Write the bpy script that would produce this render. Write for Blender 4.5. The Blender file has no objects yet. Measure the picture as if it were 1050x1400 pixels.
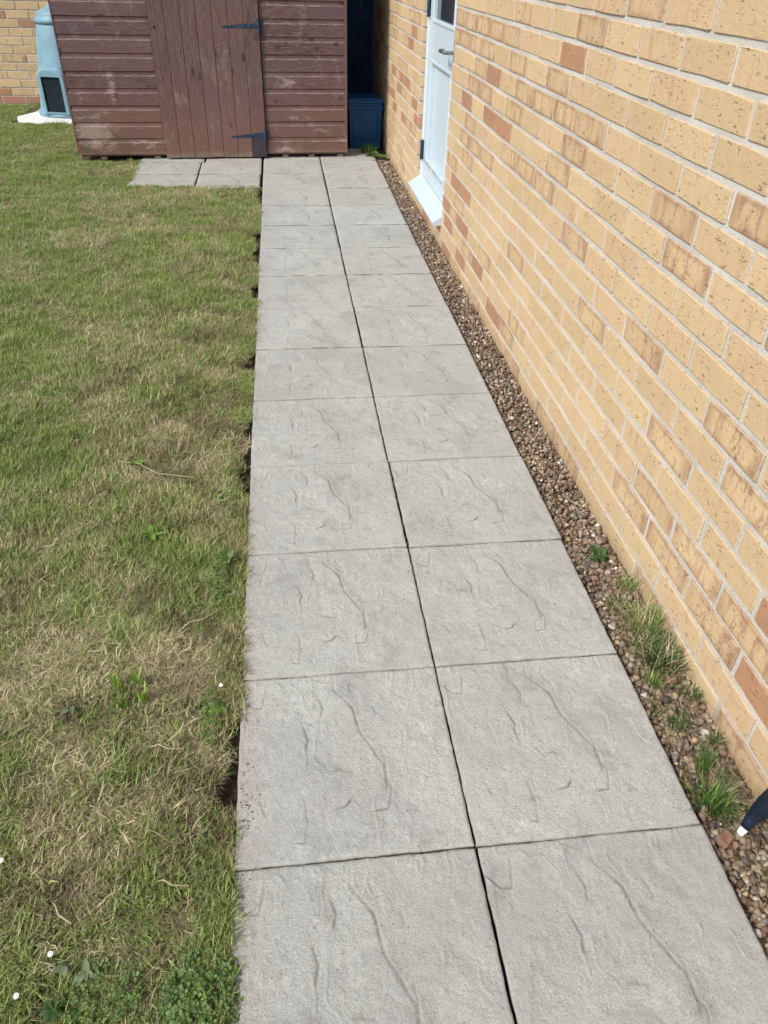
import bpy, math, random
import numpy as np
from mathutils import Vector, Matrix

# ---------------------------------------------------------------- camera, sky, sun, exposure
S = 0.43                       # one layout unit (a slab pitch) in metres
sc = bpy.context.scene
COL = sc.collection
RT = Vector((0.9927481676877555, -0.11764150115544561, 0.024729592768531664))
UP = Vector((0.05055011853254088, 0.5951713576485272, 0.8020073195122069))
FW = Vector((0.1090676903072133, 0.7949412130722009, -0.5968020665935629))
CAM = Vector((-0.6514348995, -1.6157116127, 2.9756773157))
F = 1026.6
cd = bpy.data.cameras.new('camera'); cam = bpy.data.objects.new('camera', cd); COL.objects.link(cam)
m3 = Matrix((RT, UP, -FW)).transposed()
cam.matrix_world = Matrix.Translation(CAM * S) @ m3.to_4x4()
cd.sensor_fit = 'VERTICAL'; cd.sensor_height = 24.0; cd.lens = 24.0 * F / 1400.0
cd.clip_start = 0.02; cd.clip_end = 500
sc.camera = cam

SUN_EL, SUN_DIR = 44.0, Vector((0.83, 0.55))      # horizontal direction in which the light travels
w = bpy.data.worlds.new('World'); sc.world = w; w.use_nodes = True
nt = w.node_tree; nt.nodes.clear()
sky = nt.nodes.new('ShaderNodeTexSky'); sky.sky_type = 'NISHITA'; sky.sun_disc = False
sky.sun_elevation = math.radians(SUN_EL)
src = -SUN_DIR.normalized()
sky.sun_rotation = math.atan2(src.x, src.y)
sky.air_density = 1.0; sky.dust_density = 3.0; sky.ozone_density = 1.0
bg = nt.nodes.new('ShaderNodeBackground'); bg.inputs[1].default_value = 0.13
wo = nt.nodes.new('ShaderNodeOutputWorld')
nt.links.new(sky.outputs[0], bg.inputs[0]); nt.links.new(bg.outputs[0], wo.inputs[0])
sd = bpy.data.lights.new('sun', 'SUN'); sd.energy = 2.5; sd.angle = math.radians(11); sd.color = (1.0, 0.97, 0.92)
so = bpy.data.objects.new('sun', sd); COL.objects.link(so)
el = math.radians(SUN_EL); h = SUN_DIR.normalized()
ldir = Vector((h.x * math.cos(el), h.y * math.cos(el), -math.sin(el)))
so.rotation_euler = ldir.to_track_quat('-Z', 'Y').to_euler()
so.location = (-3, 0, 6)
sc.view_settings.view_transform = 'Standard'; sc.view_settings.look = 'None'
sc.view_settings.exposure = 0.42; sc.view_settings.gamma = 1.0; sc.view_settings.use_curve_mapping = False

rng = np.random.default_rng(7); random.seed(7)

# ---------------------------------------------------------------- helpers
def project(p):
    d = Vector(p) - CAM; z = d.dot(FW)
    if z <= 0.05: return None
    return 525 + F * d.dot(RT) / z, 700 - F * d.dot(UP) / z, z

def vnoise(x, y, seed=0):
    xi = np.floor(x).astype(np.int64); yi = np.floor(y).astype(np.int64)
    fx = x - xi; fy = y - yi
    fx = fx * fx * (3 - 2 * fx); fy = fy * fy * (3 - 2 * fy)
    def hsh(a, b):
        n = (a * 374761393 + b * 668265263 + seed * 974634777) & 0xffffffff
        n = ((n ^ (n >> 13)) * 1274126177) & 0xffffffff
        return ((n ^ (n >> 16)) & 0xffff) / 65535.0
    return (hsh(xi, yi) * (1 - fx) + hsh(xi + 1, yi) * fx) * (1 - fy) + (hsh(xi, yi + 1) * (1 - fx) + hsh(xi + 1, yi + 1) * fx) * fy
def fbm(x, y, seed=0, o=4):
    s = 0; a = 0.5; t = 0
    for k in range(o):
        s = s + a * vnoise(x * 2 ** k, y * 2 ** k, seed + k * 17); t += a; a *= 0.5
    return s / t

def mesh(name, V, Fc, mats, scale=S, midx=None, smooth=False, attrs=None):
    me = bpy.data.meshes.new(name)
    V = np.asarray(V, float) * scale
    me.from_pydata(V.tolist(), [], [list(map(int, f)) for f in Fc])
    for m in (mats if isinstance(mats, (list, tuple)) else [mats]): me.materials.append(m)
    if midx is not None: me.polygons.foreach_set('material_index', np.asarray(midx, np.int32))
    if smooth: me.polygons.foreach_set('use_smooth', np.ones(len(me.polygons), bool))
    for k, (typ, dat) in (attrs or {}).items():
        a = me.attributes.new(k, typ, 'POINT')
        a.data.foreach_set('value' if typ == 'FLOAT' else 'vector' if typ == 'FLOAT_VECTOR' else 'color', np.asarray(dat, np.float32).ravel())
    me.update(); return me
def fastmesh(name, V, Fc, mat, scale=S, smooth=False, attrs=None):
    """V (n,3), Fc (m,3|4) arrays"""
    me = bpy.data.meshes.new(name); V = np.asarray(V, np.float32) * scale; Fc = np.asarray(Fc, np.int32)
    k = Fc.shape[1]
    me.vertices.add(len(V)); me.vertices.foreach_set('co', V.ravel())
    me.loops.add(Fc.size); me.loops.foreach_set('vertex_index', Fc.ravel())
    me.polygons.add(len(Fc)); me.polygons.foreach_set('loop_start', np.arange(0, Fc.size, k, dtype=np.int32))
    me.polygons.foreach_set('loop_total', np.full(len(Fc), k, np.int32))
    if smooth: me.polygons.foreach_set('use_smooth', np.ones(len(Fc), bool))
    me.update(calc_edges=True); me.materials.append(mat)
    for kk, (typ, dat) in (attrs or {}).items():
        a = me.attributes.new(kk, typ, 'POINT')
        a.data.foreach_set('value' if typ == 'FLOAT' else 'vector' if typ == 'FLOAT_VECTOR' else 'color', np.asarray(dat, np.float32).ravel())
    return me
def obj(name, data, parent=None, loc=(0, 0, 0), rot=(0, 0, 0)):
    o = bpy.data.objects.new(name, data)
    COL.objects.link(o); o.location = Vector(loc) * S; o.rotation_euler = rot
    if parent is not None: o.parent = parent
    return o
def tag(o, label=None, cat=None, group=None, kind=None):
    if label: o['label'] = label
    if cat: o['category'] = cat
    if group: o['group'] = group
    if kind: o['kind'] = kind
    return o
class MB:
    def __init__(s): s.V = []; s.F = []; s.M = []
    def add(s, V, Fc, m=0):
        b = len(s.V); s.V += [tuple(v) for v in V]; s.F += [tuple(b + i for i in f) for f in Fc]; s.M += [m] * len(Fc); return s
    def box(s, x0, x1, y0, y1, z0, z1, m=0, c=0.0):
        if c <= 0:
            V = [(x, y, z) for z in (z0, z1) for y in (y0, y1) for x in (x0, x1)]
            return s.add(V, [(0, 2, 3, 1), (4, 5, 7, 6), (0, 1, 5, 4), (2, 6, 7, 3), (0, 4, 6, 2), (1, 3, 7, 5)], m)
        # chamfered box
        V = []; idx = {}
        X = (x0, x1); Y = (y0, y1); Z = (z0, z1)
        for i in (0, 1):
            for j in (0, 1):
                for k in (0, 1):
                    dx = c if i == 0 else -c; dy = c if j == 0 else -c; dz = c if k == 0 else -c
                    idx[i, j, k, 0] = len(V); V.append((X[i], Y[j] + dy, Z[k] + dz))
                    idx[i, j, k, 1] = len(V); V.append((X[i] + dx, Y[j], Z[k] + dz))
                    idx[i, j, k, 2] = len(V); V.append((X[i] + dx, Y[j] + dy, Z[k]))
        Fc = []
        def q(l, flip): Fc.append(tuple(l[::-1] if flip else l))
        for i in (0, 1): q([idx[i, 0, 0, 0], idx[i, 1, 0, 0], idx[i, 1, 1, 0], idx[i, 0, 1, 0]], i == 0)
        for j in (0, 1): q([idx[0, j, 0, 1], idx[0, j, 1, 1], idx[1, j, 1, 1], idx[1, j, 0, 1]], j == 0)
        for k in (0, 1): q([idx[0, 0, k, 2], idx[1, 0, k, 2], idx[1, 1, k, 2], idx[0, 1, k, 2]], k == 0)
        for i in (0, 1):
            for j in (0, 1): q([idx[i, j, 0, 0], idx[i, j, 0, 1], idx[i, j, 1, 1], idx[i, j, 1, 0]], (i + j) % 2 == 1)
        for i in (0, 1):
            for k in (0, 1): q([idx[i, 0, k, 0], idx[i, 1, k, 0], idx[i, 1, k, 2], idx[i, 0, k, 2]], (i + k) % 2 == 1)
        for j in (0, 1):
            for k in (0, 1): q([idx[0, j, k, 1], idx[0, j, k, 2], idx[1, j, k, 2], idx[1, j, k, 1]], (j + k) % 2 == 1)
        for i in (0, 1):
            for j in (0, 1):
                for k in (0, 1): q([idx[i, j, k, 0], idx[i, j, k, 1], idx[i, j, k, 2]], (i + j + k) % 2 == 1)
        return s.add(V, Fc, m)
    def tube(s, pts, rad, n=10, m=0, cap=True):
        pts = [Vector(p) for p in pts]; rings = []
        for i, p in enumerate(pts):
            t = (pts[min(i + 1, len(pts) - 1)] - pts[max(i - 1, 0)]).normalized()
            a = t.cross(Vector((0, 0, 1)));
            if a.length < 1e-3: a = t.cross(Vector((0, 1, 0)))
            a.normalize(); b = t.cross(a)
            r = rad[i] if isinstance(rad, (list, tuple)) else rad
            rings.append([p + (a * math.cos(2 * math.pi * k / n) + b * math.sin(2 * math.pi * k / n)) * r for k in range(n)])
        V = [v for R in rings for v in R]; Fc = []
        for i in range(len(pts) - 1):
            for k in range(n): Fc.append((i * n + k, i * n + (k + 1) % n, (i + 1) * n + (k + 1) % n, (i + 1) * n + k))
        if cap: Fc.append(tuple(range(n))[::-1]); Fc.append(tuple((len(pts) - 1) * n + k for k in range(n)))
        return s.add(V, Fc, m)
    def build(s, name, mats, parent=None, loc=(0, 0, 0), rot=(0, 0, 0), smooth=False):
        return obj(name, mesh(name, s.V, s.F, mats, midx=s.M, smooth=smooth), parent, loc, rot)

# ---------------------------------------------------------------- materials
class N:
    def __init__(s, name):
        s.mat = bpy.data.materials.new(name); s.mat.use_nodes = True; s.t = s.mat.node_tree; s.t.nodes.clear()
        s.out = s.t.nodes.new('ShaderNodeOutputMaterial'); s.b = s.t.nodes.new('ShaderNodeBsdfPrincipled')
        s.t.links.new(s.b.outputs[0], s.out.inputs[0]); s.b.inputs['Specular IOR Level'].default_value = 0.3
    def n(s, typ, **kw):
        nd = s.t.nodes.new(typ)
        for k, v in kw.items(): setattr(nd, k, v)
        return nd
    def l(s, a, b): s.t.links.new(a, b)
    def inp(s, sock, v):
        if hasattr(v, 'is_linked') or isinstance(v, bpy.types.NodeSocket): s.l(v, sock)
        else: sock.default_value = v
    def pos(s): return s.n('ShaderNodeNewGeometry').outputs['Position']
    def objc(s): return s.n('ShaderNodeTexCoord').outputs['Object']
    def math(s, op, a, b=0.0, c=0.0, clamp=False):
        nd = s.n('ShaderNodeMath', operation=op); nd.use_clamp = clamp
        s.inp(nd.inputs[0], a); s.inp(nd.inputs[1], b); s.inp(nd.inputs[2], c); return nd.outputs[0]
    def vmul(s, v, k):
        nd = s.n('ShaderNodeVectorMath', operation='MULTIPLY'); s.l(v, nd.inputs[0]); s.inp(nd.inputs[1], k); return nd.outputs[0]
    def vadd(s, v, k):
        nd = s.n('ShaderNodeVectorMath', operation='ADD'); s.l(v, nd.inputs[0]); s.inp(nd.inputs[1], k); return nd.outputs[0]
    def noise(s, v, scale, det=3, rough=0.5, dist=0.0, out=0):
        nd = s.n('ShaderNodeTexNoise'); s.l(v, nd.inputs['Vector']); nd.inputs['Scale'].default_value = scale
        nd.inputs['Detail'].default_value = det; nd.inputs['Roughness'].default_value = rough; nd.inputs['Distortion'].default_value = dist
        return nd.outputs[out]
    def ramp(s, v, a, b, lo=0.0, hi=1.0):
        nd = s.n('ShaderNodeMapRange'); nd.interpolation_type = 'SMOOTHSTEP'
        s.inp(nd.inputs[0], v); s.inp(nd.inputs[1], a); s.inp(nd.inputs[2], b); s.inp(nd.inputs[3], lo); s.inp(nd.inputs[4], hi); return nd.outputs[0]
    def mix(s, f, a, b, blend='MIX'):
        nd = s.n('ShaderNodeMix', data_type='RGBA', blend_type=blend)
        s.inp(nd.inputs[0], f)
        for k, v in ((6, a), (7, b)):
            if isinstance(v, tuple): v = v + (1,) if len(v) == 3 else v
            s.inp(nd.inputs[k], v)
        return nd.outputs[2]
    def sep(s, v):
        nd = s.n('ShaderNodeSeparateXYZ'); s.l(v, nd.inputs[0]); return nd.outputs
    def attr(s, name): return s.n('ShaderNodeAttribute', attribute_name=name)
    def white(s, v):
        nd = s.n('ShaderNodeTexWhiteNoise', noise_dimensions='3D'); s.l(v, nd.inputs['Vector']); return nd
    def bump(s, hgt, strength=0.5, dist=0.002):
        nd = s.n('ShaderNodeBump'); nd.inputs['Strength'].default_value = strength; nd.inputs['Distance'].default_value = dist
        s.l(hgt, nd.inputs['Height']); s.l(nd.outputs[0], s.b.inputs['Normal'])
    def fin(s, col, rough=0.85):
        s.inp(s.b.inputs['Base Color'], col if not isinstance(col, tuple) else col + (1,)); s.inp(s.b.inputs['Roughness'], rough); return s.mat

def mat_slab():
    m = N('riven_concrete'); p = m.pos()
    g = m.attr('groove').outputs['Fac']
    fine = m.noise(p, 380, 3, 0.8); mid = m.noise(p, 60, 3, 0.6); big = m.noise(p, 3.2, 4, 0.6); tint = m.noise(p, 7.5, 3, 0.6)
    c = m.mix(m.ramp(fine, 0.3, 0.7), (0.210, 0.219, 0.204), (0.575, 0.590, 0.555))
    c = m.mix(m.ramp(mid, 0.35, 0.7, 0, 0.5), c, (0.432, 0.444, 0.418)); wm = m.noise(m.vadd(p, (5, 5, 5)), 24, 4, 0.7); c = m.mix(m.ramp(wm, 0.55, 0.72, 0, 0.45), c, (0.63, 0.63, 0.605))
    c = m.mix(m.ramp(big, 0.35, 0.68, 0.0, 0.50), c, (0.295, 0.295, 0.28))
    c = m.mix(m.ramp(tint, 0.5, 0.75, 0, 0.30), c, (0.40, 0.41, 0.43))
    # algae / dust speckles and small dark pits
    vo = m.n('ShaderNodeTexVoronoi'); m.l(p, vo.inputs['Vector']); vo.inputs['Scale'].default_value = 75
    pit = m.math('MULTIPLY', m.ramp(vo.outputs['Distance'], 0.10, 0.16, 1, 0), m.ramp(m.noise(p, 21, 2), 0.57, 0.63))
    c = m.mix(m.math('MULTIPLY', pit, 0.75), c, (0.06, 0.055, 0.05))
    o = m.sep(m.objc())
    ex = m.math('SUBTRACT', 0.5 * S, m.math('ABSOLUTE', o[0])); ey = m.math('SUBTRACT', 0.5 * S, m.math('ABSOLUTE', o[1]))
    e = m.math('MINIMUM', ex, ey); en = m.math('ADD', e, m.math('MULTIPLY', m.math('SUBTRACT', m.noise(p, 22, 3), 0.5), 0.02))
    c = m.mix(m.ramp(en, 0.0, 0.010, 0.30, 0), c, (0.16, 0.145, 0.12))
    ml = m.math('MULTIPLY', m.ramp(m.math('ADD', m.sep(p)[0], m.math('MULTIPLY', m.noise(p, 9, 3), 0.16)), -0.38, -0.26, 0.4, 0), m.ramp(m.sep(p)[1], 0.9, 0.0, 0.3, 1))
    c = m.mix(ml, c, (0.33, 0.25, 0.17))
    sv = m.white(m.n('ShaderNodeObjectInfo').outputs['Location']).outputs['Value']
    c = m.mix(m.math('MULTIPLY', sv, 0.30), c, (0.27, 0.27, 0.25))
    blot = m.math('MULTIPLY', m.ramp(m.noise(p, 8.5, 5, 0.7, 0.5), 0.52, 0.66), m.ramp(m.noise(p, 55, 3, 0.7), 0.3, 0.6, 0.5, 1))
    c = m.mix(m.math('MULTIPLY', blot, 0.40), c, (0.195, 0.197, 0.19))
    jd = m.math('MULTIPLY', m.ramp(ey, 0.0055, 0.0085, 1, 0), m.math('MULTIPLY', m.ramp(m.noise(p, 7, 3, 0.6), 0.42, 0.52), m.ramp(m.sep(p)[1], 1.2, 2.6, 0, 0.85)))
    c = m.mix(jd, c, (0.06, 0.052, 0.045))
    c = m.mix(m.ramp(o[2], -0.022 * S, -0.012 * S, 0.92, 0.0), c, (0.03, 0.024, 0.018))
    c = m.mix(m.math('MULTIPLY', g, 0.85, clamp=True), c, (0.13, 0.12, 0.105))  # dirt in the grooves, its dark tone also standing for their shade
    hh = m.math('ADD', m.math('MULTIPLY', fine, 0.6), m.math('ADD', mid, m.math('MULTIPLY', m.noise(p, 200, 2), 0.6)))
    m.bump(hh, 0.8, 0.0026)
    return m.fin(c, 0.92)

def mat_brick(kind):
    m = N('brick_' + kind)
    oi = m.n('ShaderNodeObjectInfo'); cell = m.attr('cell').outputs['Vector']
    seed = m.vadd(m.vmul(oi.outputs['Location'], (1, 1, 1)), cell)
    p = m.vadd(m.pos(), m.vmul(seed, (3.1, 5.7, 9.3)))
    r = m.white(seed)
    r1, r2, r3 = m.n('ShaderNodeSeparateColor'), None, None
    m.l(r.outputs['Color'], r1.inputs[0]); R = r1.outputs
    fine = m.noise(p, 480, 3, 0.7); mid = m.noise(p, 38, 4, 0.6)
    buffA, buffB, pink = (0.60, 0.448, 0.262), (0.50, 0.366, 0.21), (0.56, 0.398, 0.25)
    c = m.mix(R[0], buffA, buffB); c = m.mix(m.ramp(R[1], 0.6, 1.0, 0, 0.6), c, pink)
    c = m.mix(m.ramp(R[2], 0.75, 1.0, 0, 0.45), c, (0.57, 0.45, 0.25))
    cv = m.sep(m.attr('buv').outputs['Vector'])       # brick face coordinates -1..1
    if kind == 'red':
        c = m.mix(R[0], (0.35, 0.15, 0.08), (0.27, 0.12, 0.075))
        c = m.mix(m.ramp(m.noise(p, 20, 3), 0.45, 0.7, 0, 0.5), c, (0.46, 0.22, 0.11))
    elif kind == 'flamed':
        st = m.noise(m.vadd(m.vmul(p, (1, 1, 0.22)), m.vmul(m.noise(p, 25, 3, out=1), (0.02, 0.02, 0.02))), 48, 4, 0.7)
        edge = m.math('MAXIMUM', m.ramp(m.math('ABSOLUTE', cv[0]), 0.55, 1.0), m.ramp(m.math('ABSOLUTE', cv[1]), 0.5, 1.0))
        k = m.math('ADD', m.math('MULTIPLY', edge, 0.75), m.ramp(st, 0.47, 0.66, 0, 0.8))
        k = m.math('MULTIPLY', k, m.ramp(m.noise(p, 11, 2), 0.3, 0.6, 0.35, 1), clamp=True)
        c = m.mix(m.math('MULTIPLY', k, 1.0), c, (0.25, 0.115, 0.065))
    elif kind == 'plinth':
        c = m.mix(R[0], (0.36, 0.13, 0.10), (0.30, 0.12, 0.09))
    stv = m.noise(m.vmul(p, (1, 1, 0.2)), 42, 3, 0.6)
    c = m.mix(m.math('MULTIPLY', m.ramp(stv, 0.52, 0.7), m.ramp(R[1], 0.45, 0.9, 0.08, 0.5)), c, (0.42, 0.235, 0.12))
    c = m.mix(m.ramp(mid, 0.35, 0.75, 0, 0.28), c, m.mix(0.5, c, (0.33, 0.2, 0.1)))
    c = m.mix(m.ramp(fine, 0.35, 0.68, 0.0, 0.32), m.mix(0.12, c, (0.9, 0.75, 0.5)), (0.30, 0.18, 0.085))
    # short torn creases, running roughly along the brick
    d = m.noise(p, 30, 3, 0.6, out=1); wv = m.vadd(m.vmul(p, (52, 52, 210)), m.vmul(d, (1.6, 1.6, 5.0)))
    cr = m.noise(wv, 1.0, 3, 0.6)
    ridge = m.ramp(cr, 0.605, 0.655)
    msk = m.ramp(m.noise(p, 26, 3, 0.6), 0.42, 0.56)
    crk = m.math('MULTIPLY', ridge, msk)
    vo = m.n('ShaderNodeTexVoronoi'); m.l(p, vo.inputs['Vector']); vo.inputs['Scale'].default_value = 170
    dot = m.math('MULTIPLY', m.ramp(vo.outputs['Distance'], 0.10, 0.2, 1, 0), m.ramp(m.noise(p, 60, 2), 0.6, 0.66))
    dk = m.math('MAXIMUM', crk, m.math('MULTIPLY', dot, 0.7))
    c = m.mix(m.math('MULTIPLY', dk, 0.78), c, (0.15, 0.085, 0.04))
    # mortar smears on the arrises
    ed = m.math('MAXIMUM', m.ramp(m.math('ABSOLUTE', cv[0]), 0.93, 1.0), m.ramp(m.math('ABSOLUTE', cv[1]), 0.86, 1.0))
    c = m.mix(m.math('MULTIPLY', ed, m.ramp(m.noise(p, 26, 3), 0.42, 0.6, 0.08, 0.5)), c, (0.50, 0.44, 0.35))
    zz = m.sep(m.pos())[2]      # splash dirt near the ground
    c = m.mix(m.ramp(m.math('ADD', zz, m.math('MULTIPLY', m.noise(m.pos(), 8, 3), 0.05)), -0.02, 0.06, 0.45, 0), c, (0.23, 0.17, 0.10))
    hh = m.math('SUBTRACT', m.math('ADD', m.math('MULTIPLY', fine, 0.35), m.noise(p, 120, 3, 0.6)), m.math('MULTIPLY', dk, 1.1))
    m.bump(hh, 0.7, 0.0028)
    return m.fin(c, 0.9)

def mat_mortar():
    m = N('mortar'); p = m.pos()
    c = m.mix(m.ramp(m.noise(p, 300, 3, 0.7), 0.3, 0.7), (0.36, 0.345, 0.31), (0.57, 0.555, 0.51))
    c = m.mix(m.ramp(m.noise(p, 5, 3), 0.4, 0.7, 0, 0.6), c, (0.62, 0.61, 0.58))
    c = m.mix(m.ramp(m.sep(p)[2], -0.02, 0.05, 0.6, 0), c, (0.22, 0.19, 0.13))
    m.bump(m.noise(p, 160, 4, 0.7), 0.8, 0.003); return m.fin(c, 0.95)

def mat_wood(kind='clad'):
    """brown stained softwood; grain along object X (cladding) or object Z (door planks)"""
    m = N('stained_wood_' + kind); o = m.objc(); oi = m.n('ShaderNodeObjectInfo')
    P = m.pos()
    op = m.vadd(o, m.vmul(oi.outputs['Location'], (7.3, 3.1, 11.7)))
    op = m.vadd(op, m.vmul(m.attr('cell').outputs['Vector'], (1, 1, 1)))
    k = (0.07, 1, 1) if kind == 'clad' else (1, 1, 0.07)
    dist = m.vmul(m.noise(op, 5, 2, out=1), (0.012, 0.012, 0.012))
    gr = m.noise(m.vmul(m.vadd(op, dist), k), 230, 4, 0.65); gr2 = m.noise(m.vmul(m.vadd(op, dist), k), 60, 3, 0.6)
    c = m.mix(m.ramp(gr, 0.36, 0.64), (0.044, 0.024, 0.024), (0.182, 0.108, 0.100))
    c = m.mix(m.ramp(gr2, 0.35, 0.72, 0, 0.7), c, (0.085, 0.058, 0.066))
    rnd = oi.outputs['Random']
    c = m.mix(m.ramp(m.white(m.vadd(oi.outputs['Location'], (0.1, 0.2, 0.3))).outputs['Value'] if kind == 'clad' else m.white(m.attr('cell').outputs['Vector']).outputs['Value'], 0.2, 1.0, 0.0, 0.6), c, (0.165, 0.096, 0.082))
    c = m.mix(m.ramp(m.noise(P, 2.2, 3), 0.4, 0.65, 0, 0.5), c, (0.105, 0.074, 0.086))
    # knots
    vo = m.n('ShaderNodeTexVoronoi'); m.l(m.vmul(op, (5.5, 5.5, 9) if kind == 'clad' else (9, 9, 4)), vo.inputs['Vector']); vo.inputs['Scale'].default_value = 1.0
    kn = m.ramp(vo.outputs['Distance'], 0.10, 0.155, 1, 0)
    c = m.mix(m.math('MULTIPLY', kn, 0.75), c, (0.045, 0.022, 0.022))
    # worn, washed-out patches, more towards the foot
    z = m.sep(P)[2]
    c = m.mix(m.ramp(z, 0.10, 0.70, 0.40, 0), c, (0.20, 0.098, 0.066))
    px, pz_ = m.sep(P)[0], z
    nz_ = m.noise(m.vmul(P, (0.45, 1, 1.3) if kind == 'clad' else (1.3, 1, 0.45)), 13, 6, 0.75, 0.5); tot = None
    for ux, uz, ru, rz, a_ in ((0.38, 0.42, 0.42, 0.34, 0.34), (0.72, 1.15, 0.10, 0.36, 0.30), (1.05, 0.30, 0.55, 0.16, 0.22), (1.75, 0.95, 0.16, 0.30, 0.22), (2.45, 1.35, 0.28, 0.32, 0.22), (3.55, 0.14, 0.30, 0.10, 0.28), (3.7, 1.15, 0.45, 0.14, 0.17), (4.3, 0.35, 0.35, 0.25, 0.16), (3.75, 0.66, 0.4, 0.10, 0.16), (2.1, 0.06, 0.8, 0.06, 0.2)):
        dx = m.math('DIVIDE', m.math('SUBTRACT', px, (-4.12 + ux) * S), ru * S); dz = m.math('DIVIDE', m.math('SUBTRACT', pz_, uz * S), rz * S)
        g_ = m.math('MULTIPLY', m.math('EXPONENT', m.math('MULTIPLY', m.math('ADD', m.math('MULTIPLY', dx, dx), m.math('MULTIPLY', dz, dz)), -1.0)), a_)
        tot = g_ if tot is None else m.math('MAXIMUM', tot, g_)
    w1 = m.ramp(m.math('ADD', nz_, tot), 0.66, 0.79)
    w2 = m.math('MULTIPLY', w1, m.ramp(m.noise(m.vmul(P, (1, 1, 1)), 90, 3, 0.7), 0.35, 0.6, 0.35, 0.85))
    c = m.mix(m.math('MULTIPLY', w2, 0.85 if kind == 'clad' else 0.42), c, (0.36, 0.315, 0.265))
    sp = m.math('MULTIPLY', m.ramp(m.noise(P, 120, 3, 0.7), 0.60, 0.68), m.ramp(m.noise(P, 6, 3), 0.5, 0.62))
    c = m.mix(m.math('MULTIPLY', sp, 0.6), c, (0.42, 0.38, 0.36))
    if kind == 'clad':
        oz = m.sep(o)[2]     # pale line painting a highlight onto each board's shoulder
        sh = m.math('MULTIPLY', m.ramp(m.math('ABSOLUTE', m.math('SUBTRACT', oz, 0.181 * S)), 0.0, 0.0035, 1, 0), m.ramp(m.noise(m.vmul(P, (1, 1, 2)), 13, 4, 0.7), 0.42, 0.6, 0.15, 0.8))
        c = m.mix(sh, c, (0.40, 0.34, 0.32))
    dr = m.math('MULTIPLY', m.ramp(m.noise(m.vmul(P, (1, 1, 0.35)), 11, 5, 0.65, 0.4), 0.56, 0.64), m.ramp(m.noise(P, 55, 3, 0.7), 0.4, 0.6))
    c = m.mix(m.math('MULTIPLY', dr, 0.22), c, (0.38, 0.33, 0.31))
    foot = m.ramp(m.math('ADD', z, m.math('MULTIPLY', m.noise(P, 7, 2), 0.05)), 0.055, 0.085, 0.8, 0)
    c = m.mix(foot, c, (0.20, 0.145, 0.11))
    al = m.math('MULTIPLY', m.ramp(m.noise(P, 5.5, 4, 0.6), 0.52, 0.64), m.ramp(z, 0.05, 0.3, 0.7, 0))
    c = m.mix(al, c, (0.115, 0.095, 0.055))
    if kind == 'door':
        x = m.sep(m.attr('cell').outputs['Vector'])[0]
        st = m.math('MULTIPLY', m.ramp(x, 6.5, 6.6), m.math('MULTIPLY', m.ramp(z, 0.155, 0.165, 1, 0), m.ramp(gr2, 0.3, 0.5, 0.5, 1)))
        c = m.mix(st, c, (0.045, 0.035, 0.05))
    m.bump(m.math('ADD', gr, gr2), 0.5, 0.002)
    return m.fin(c, 0.7)

def mat_paint(name, col, rough=0.45, dirt=0.15, peel=False):
    m = N(name); p = m.pos(); col = tuple(col)
    c = m.mix(m.ramp(m.noise(p, 9, 4, 0.6), 0.45, 0.75, 0, dirt), col, tuple(x * 0.55 for x in col))
    c = m.mix(m.ramp(m.noise(p, 140, 3), 0.55, 0.75, 0, dirt), c, tuple(x * 0.6 for x in col))
    if peel:
        z = m.sep(p)[2]
        b = m.math('MULTIPLY', m.ramp(m.math('ABSOLUTE', m.math('SUBTRACT', z, 0.600 * S)), 0.0, 0.026, 1, 0), m.ramp(m.noise(m.vmul(p, (1, 1, 1.6)), 42, 4, 0.65), 0.48, 0.56))
        c = m.mix(b, c, (0.17, 0.12, 0.08))
        s2 = m.ramp(m.noise(p, 60, 4, 0.7), 0.66, 0.7); c = m.mix(m.math('MULTIPLY', s2, 0.5), c, (0.3, 0.24, 0.18))
    m.bump(m.noise(p, 60, 3), 0.15, 0.001)
    return m.fin(c, rough)

def mat_plain(name, col, rough=0.6, metallic=0.0, var=0.25, sc_=30, bump=0.2):
    m = N(name); p = m.pos()
    c = m.mix(m.ramp(m.noise(p, sc_, 4, 0.6), 0.3, 0.7), tuple(x * (1 - var) for x in col), tuple(min(1, x * (1 + var)) for x in col))
    m.b.inputs['Metallic'].default_value = metallic
    m.bump(m.noise(p, sc_ * 4, 3), bump, 0.002); return m.fin(c, rough)

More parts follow.
